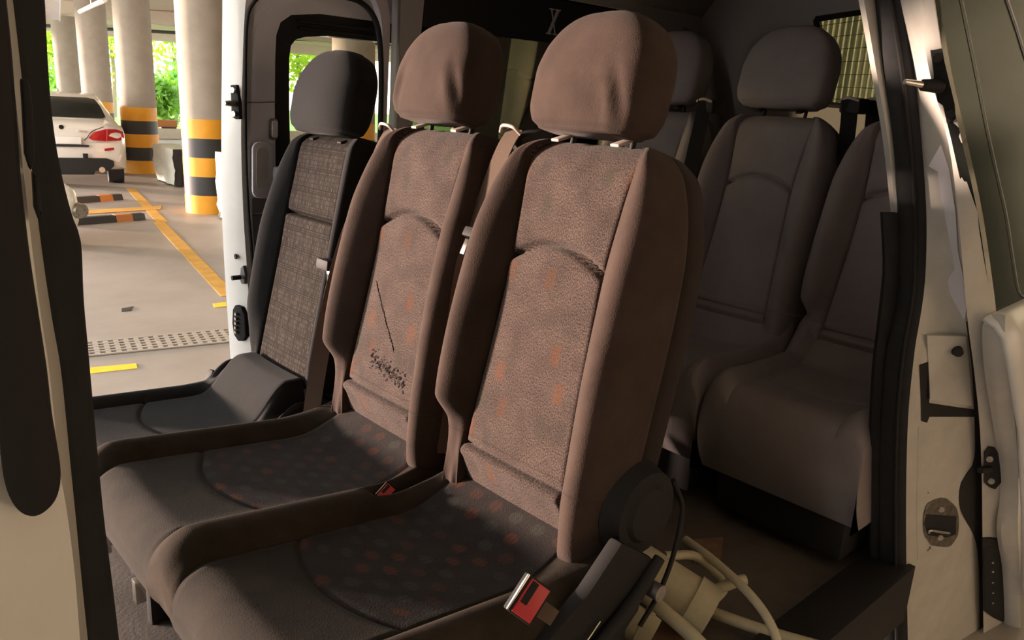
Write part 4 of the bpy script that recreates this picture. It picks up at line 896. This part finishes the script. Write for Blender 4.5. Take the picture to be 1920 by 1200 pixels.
# white car, seen from behind
def car():
    c = np.array(ground(126, 12.55)); c[2] = 0; hd = math.radians(90-13); fwd = np.array([math.cos(hd), math.sin(hd), 0]); rt = np.array([math.sin(hd), -math.cos(hd), 0])
    t = thing('white_car', 'white sedan with red tail lights parked with its rear towards the van', 'car', c)
    P = lambda x, y, z: c+rt*x+fwd*y+np.array([0, 0, z])          # x right, y forward, z up
    st = [ # y, half width sill, half width belt, z low, z belt, z top, half width top
        (0.00, .74, .80, .36, .80, .93, .62), (.03, .80, .86, .33, .82, .985, .66), (.12, .86, .90, .30, .86, 1.02, .68), (.35, .90, .915, .27, .90, 1.05, .70),
        (.55, .91, .92, .25, .92, 1.10, .69), (.9, .92, .93, .24, .93, 1.29, .64), (1.25, .92, .93, .24, .94, 1.42, .60), (1.8, .92, .93, .24, .94, 1.47, .58), (2.5, .92, .93, .24, .93, 1.46, .58),
        (3.0, .92, .92, .24, .92, 1.30, .62), (3.5, .91, .91, .24, .90, 1.02, .70), (4.2, .90, .88, .26, .84, .92, .66), (4.7, .80, .78, .30, .72, .80, .55), (4.85, .66, .64, .36, .64, .70, .45)]
    V = []; Fc = []
    for y, ws_, wb, zl, zb, zt, wt in st:
        half = [(.0, zl), (ws_*.9, zl), (ws_, zl+.08), (wb, (zl+zb)/2+.05), (wb*.985, zb), (wb*.93, zb+.06*(zt-zb)/.2 if zt-zb < .2 else zb+.04), (wt+(wb-wt)*.30, zb+(zt-zb)*.62), (wt*1.0, zt-.03), (wt*.8, zt), (0, zt+.01)]
        ring = spline(np.array([(a, 0, b) for a, b in half]), 3)
        full = [(p[0], p[2]) for p in ring]+[(-p[0], p[2]) for p in ring[::-1][1:-1]]
        for x, z in full: V.append(P(x, y+.05*abs(x)**3 if y < .3 else y, z))
    n = len(V)//len(st)
    for i in range(len(st)-1):
        for j in range(n): Fc.append((i*n+j, i*n+(j+1) % n, (i+1)*n+(j+1) % n, (i+1)*n+j))
    Fc += [tuple(range(n)), tuple((len(st)-1)*n+k for k in range(n))[::-1]]
    bm = bmesh.new(); vs = [bm.verts.new([float(q) for q in v]) for v in V]
    for f in Fc: bm.faces.new([vs[i] for i in f])
    body = frombm('car_body', bm, M_car, t, True, 1.0)
    rwin = [P(x, y, z) for x, y, z in ((-.62, .50, 1.085), (.62, .50, 1.085), (.66, .56, 1.10), (.60, .80, 1.27), (.53, .98, 1.375), (.42, 1.02, 1.395), (-.42, 1.02, 1.395), (-.53, .98, 1.375), (-.60, .80, 1.27), (-.66, .56, 1.10))]
    plate('rear_window', [p-fwd*.03+np.array([0, 0, .012]) for p in rwin], fwd*.03, M_dglass, t, .004)
    for s in (-1, 1):
        tlp = [P(s*x, y-.075, z) for x, y, z in ((.36, -.015, .80), (.44, -.02, .89), (.62, -.0, .945), (.78, .05, .945), (.885, .20, .90), (.895, .22, .80), (.82, .08, .765), (.6, .0, .755), (.42, -.01, .765))]
        tlo = plate('tail_light', tlp, fwd*.11, M_tail, t, .006); tube('lamp_seam', [P(s*.62, -.078, .76), P(s*.64, -.078, .94)], .006, M_red, tlo, 6, 0)
        plate('bumper_reflector', [P(s*x, y, z) for x, y, z in ((.58, -.045, .60), (.84, .075, .625), (.84, .075, .665), (.58, -.045, .635))], fwd*.05, M_tail, t)
        wc = P(s*.76, .95, .33); w_ = rod('tyre', wc-rt*.12, wc+rt*.12, .33, M_bstr, t, None, 32, .03); rod('wheel_rim', wc+rt*s*.10, wc+rt*s*.128, .22, M_trim, w_, None, 24, .01)
        wc = P(s*.76, 3.75, .33); rod('tyre', wc-rt*.12, wc+rt*.12, .33, M_bstr, t, None, 32, .03)
        rod('exhaust_pipe', P(s*.52, -.06, .30), P(s*.52, .12, .30), .045, M_chr, t, None, 16)
    plate('rear_bumper', [P(x, y-.045, z) for x, y, z in ((-.80, .06, .42), (.80, .06, .42), (.86, .12, .58), (.84, .11, .72), (.5, .0, .735), (-.5, .0, .735), (-.84, .11, .72), (-.86, .12, .58))], fwd*.12, M_car, t, .02)
    plate('diffuser', [P(x, -.055, z) for x, z in ((-.66, .22), (.40, .22), (.42, .28), (.62, .28), (.70, .36), (.70, .44), (.6, .48), (-.6, .48), (-.70, .44), (-.70, .32))], fwd*.15, M_blk, t, .01)
    box('tow_cover', P(.30, -.06, .52), (.07, .03, .07), M_blk, t, .005)
    pl_ = plate('number_plate', [P(x, -.05, z) for x, z in ((-.26, .70), (.26, .70), (.26, .81), (-.26, .81))], fwd*.03, M_white, t, .004)
    plate('plate_frame', [P(x, -.045, z) for x, z in ((-.36, .655), (.36, .655), (.36, .69), (-.36, .69))], fwd*.03, M_blk, t)
    box('boot_badge', P(.28, -.03, .90), (.14, .012, .025), M_chr, t, .002, Matrix.Rotation(hd-math.pi/2, 3, 'Z')); rod('round_badge', P(0, -.005, .955), P(0, .03, .955), .035, M_dglass, t, None, 20)
    tube('boot_line', [P(.30, -.012, .76), P(.345, -.018, .80), P(.43, -.01, .905), P(.60, .04, .975)], .006, M_blk, body)
    tube('roof_aerial', [P(.0, 1.5, 1.475), P(0, 1.62, 1.53)], [.03, .01], M_car, t)
car()
# second vehicle, almost entirely behind the door pillar
t = thing('parked_car', 'white vehicle corner with round headlamp peeking from behind the left door pillar', 'car', ground(128, 8.4))
g0 = ground(128, 8.4); fw_ = np.array([.25, .97, 0]); bm = bmesh.new(); bbox(bm, g0+np.array([-.75, .0, .42]), (1.56, 1.4, .46), .16, Matrix.Rotation(-.1, 3, 'Z'), 5); body = frombm('car_body', bm, M_car, t)
hl = at(147, 395, 'Y', float(g0[1]-.72)); rod('headlamp', hl+np.array([-.02, .06, .0]), hl+np.array([.02, -.05, 0]), .085, M_dsteel, t, .07, 20, .012)
rod('tyre', g0+np.array([-.30, -.3, .30]), g0+np.array([-.08, -.3, .30]), .30, M_bstr, t, None, 24, .03)
# wrapped goods
def covered(label, cat, corners, h, m1, m2):
    t = thing('covered_box', label, cat, corners[0]); V = []; Fc = []; n = 10; rngl = np.random.default_rng(3)
    b = [np.array(c, float) for c in corners]; pts = []
    for i in range(4):
        for k in range(n): pts.append(b[i]*(1-k/n)+b[(i+1) % 4]*k/n)
    lv = 9; m_ = len(pts)
    for l in range(lv+1):
        for p in pts: q = p.copy(); q[2] = h*l/lv+(.03 if l == 0 else 0); q[:2] += rngl.normal(0, .018, 2)*(1.2-l/lv); V.append(q)
    for l in range(lv):
        for k in range(m_): Fc.append((l*m_+k, l*m_+(k+1) % m_, (l+1)*m_+(k+1) % m_, (l+1)*m_+k))
    Fc1 = [f for f in Fc if (f[0] % m_)//n in (0, 2, 3)]; Fc2 = [f for f in Fc if (f[0] % m_)//n in (1,)]
    c = len(V); V.append(np.mean([V[lv*m_+k] for k in range(m_)], axis=0)+(0, 0, .02))
    for k in range(m_): Fc1.append((lv*m_+k, lv*m_+(k+1) % m_, c))
    a = obj('tarp', V, Fc1, m1, t, True, None, .7); obj('tarp_side', V, Fc2, m2, t, True, None, .7); return t
g1, g2, g3 = at(290, 335, 'Z', 0), at(328, 352, 'Z', 0), at(372, 350, 'Z', 0)
covered('low box under a white tarp with dark side between the columns', 'box', [g1, g2, g3, g3+(g1-g2)], .64, M_tarp, M_bstr)
h1, h2 = at(409, 408, 'Z', 0), at(424, 416, 'Z', 0); dd_ = np.array([.30, -.60, 0])
covered('plastic wrapped pallet load beside the nearest striped column, at the far door edge', 'box', [h1, h2, h2+dd_, h1+dd_], .86, M_tarp, M_tarp)
struct(box('wall_added_back', (-1.5, -6.0, 1.8), (15, .2, 3.6), M_wall, None, .01))  # added behind the camera to block sky on the near side
struct(box('wall_added_front', (-4.5, -3.4, 1.8), (.2, 5.2, 3.6), M_wall, None, .01))  # unseen wall, added to cut skylight reaching the camera side
struct(box('wall_added_back', (16.0, -6.0, 1.8), (20, .2, 3.6), M_dgreen, None, .01))  # dark stretch added so the near door glass reflects less light
# low wall, pipes and fittings at the garage edge
struct(box('wall_edge', (12, 27.2, .17), (28, .5, .34), M_ceil, None, .02))
lo = at(304, 246, 'Y', 27.1)*np.array([1, 1, 0])
t = thing('barrier', 'orange barrier board on the low wall behind the columns', 'barrier', lo); box('barrier_board', lo+(0, 0, .50), (1.0, .12, .24), M_orange, t, .02); box('barrier_foot', lo+(.2, 0, .36), (.5, .2, .06), M_bstr, t, .01)
def pipe(name, lab, u0, u1, v, d, r, m):
    a = CAM+ray(u0, v)*d; b = CAM+ray(u1, v)*d; b[2] = a[2] = (a[2]+b[2])/2; return tag(rod(name, a, b, r, m, None, None, 14), lab, 'pipe')
pipe('ceiling_pipe', 'red sprinkler pipe under the garage ceiling', 60, 800, 23, 20.5, .055, M_redp)
pipe('ceiling_pipe', 'black pipe crossing before the greenery', 40, 800, 66, 25, .05, M_bstr)
a = CAM+ray(150, 22)*13; b = CAM+ray(196, -6)*11; t = thing('tube_lamp', 'unlit white tube lamp hanging below the garage ceiling', 'lamp', (a+b)/2); b[2] = a[2]
rod('lamp_tube', a, b, .035, M_white, t, None, 14); rod('lamp_hanger', (a+b)/2+(0, 0, .03), ((a+b)/2)*np.array([1, 1, 0])+(0, 0, 3.6), .008, M_steel, t, None, 8)
t = thing('cable_tray', 'pale metal cable tray under the ceiling at left', 'tray', CAM+ray(110, 20)*17)
a = CAM+ray(95, 2)*13; b = CAM+ray(98, 40)*21; b[2] = a[2] = 3.25; d = (b-a)/np.linalg.norm(b-a); n_ = np.array([d[1], -d[0], 0])
for s in (-1, 1): rod('tray_rail', a+n_*s*.18, b+n_*s*.18, .018, M_trim, t, None, 8)
bm = bmesh.new()
for k in range(30): q = a+(b-a)*k/30; cyl(bm, q-n_*.18, q+n_*.18, .012, None, 6)
frombm('tray_rungs', bm, M_trim, t)['kind'] = 'stuff'
for q in (a, b): rod('tray_hanger', q, q*np.array([1, 1, 0])+(0, 0, 3.6), .008, M_steel, t, None, 6)
# corrugated sheet partition behind the van, plain wall further back
V = []; Fc = []; yy = np.arange(-3, 4.6, .0145/1.3); 
for y in yy:
    x = 4.6+.012*math.sin(y/.0435*math.tau)
    V += [(x, y, 0), (x, y, 3.6)]
for i in range(len(yy)-1): Fc.append((2*i, 2*i+1, 2*i+3, 2*i+2))
tag(obj('corrugated_partition', V, Fc, M_corr), 'olive corrugated sheet metal partition seen through the rear window', 'partition')
struct(box('wall_side', (9.0, 8.0, 1.8), (.2, 7.0, 3.6), M_wall, None, .01))
# trees and shrubs beyond the garage
def tree(name, label, base, h, r, nl, m, ls, trunk=True, z0=.3):
    z0 = .3 if trunk else .0
    t = thing(name, label, 'tree' if trunk else 'shrub', base, 'greenery beyond the garage'); base = np.array(base, float); rg = np.random.default_rng(int(abs(base[0]*37+base[1]*11)))
    if trunk:
        tube('trunk', [base, base+np.array([.15, 0, h*.35]), base+np.array([-.1, .1, h*.7])], [.14, .1, .05], M_bark, t)
    V = np.empty((nl*4, 3)); ctr = rg.normal(0, 1, (40, 3)); ctr /= np.linalg.norm(ctr, axis=1)[:, None]; ctr *= rg.uniform(.3, 1, (40, 1)); ctr = ctr*np.array([r, r, (h*(1-z0))/2])+np.array([0, 0, h*(1+z0)/2])
    c = base+ctr[rg.integers(0, 40, nl)]+rg.normal(0, .28*r, (nl, 3)); c[:, 2] = np.maximum(c[:, 2], base[2]+.03)
    a = rg.normal(0, 1, (nl, 3)); a /= np.linalg.norm(a, axis=1)[:, None]; b = np.cross(a, rg.normal(0, 1, (nl, 3))); b /= np.linalg.norm(b, axis=1)[:, None]
    s = ls*rg.uniform(.6, 1.3, (nl, 1)); V[0::4] = c-a*s; V[1::4] = c+b*s*.45; V[2::4] = c+a*s; V[3::4] = c-b*s*.45
    me = bpy.data.meshes.new('foliage'); me.from_pydata(V.tolist(), [], [(4*i, 4*i+1, 4*i+2, 4*i+3) for i in range(nl)]); me.materials.append(m); me.update()
    o = bpy.data.objects.new('foliage', me); COL.objects.link(o); o.parent = t; o.matrix_parent_inverse = Matrix.Translation(-Vector(t['base'])); o['kind'] = 'stuff'
for u, d, h, r, nl, m, lab, tk in ((330, 38, 7.0, 2.0, 2600, M_leaf, 'lime green tree between the two nearest columns', True), (296, 29, 2.2, .8, 1600, M_leaf2, 'dark green shrub low behind the covered box', False), (350, 32, 2.9, .9, 1500, M_leaf2, 'dark green shrub close to the nearest column', False),
    (215, 43, 8, 2.0, 2200, M_leaf, 'lime green tree behind the second and third columns', True), (105, 34, 6.3, 1.9, 2600, M_leaf, 'lime green tree above the white car at far left', True), (120, 31, 2.6, 1.2, 1200, M_leaf2, 'bright shrub behind the farthest column', False), (560, 34, 6, 2.0, 2200, M_leaf, 'green tree seen in the far door window', True)):
    g = ground(u, d); tree('leafy_tree' if tk else 'leafy_shrub', lab, g, h, r, nl, m, .16, tk)
struct(plate('ground', [(-60, 30, -.05), (90, 30, -.05), (90, 90, -.05), (-60, 90, -.05)], (0, 0, -.1), M_leaf2))
for o in bpy.data.objects:
    if 'base' in o: del o['base']
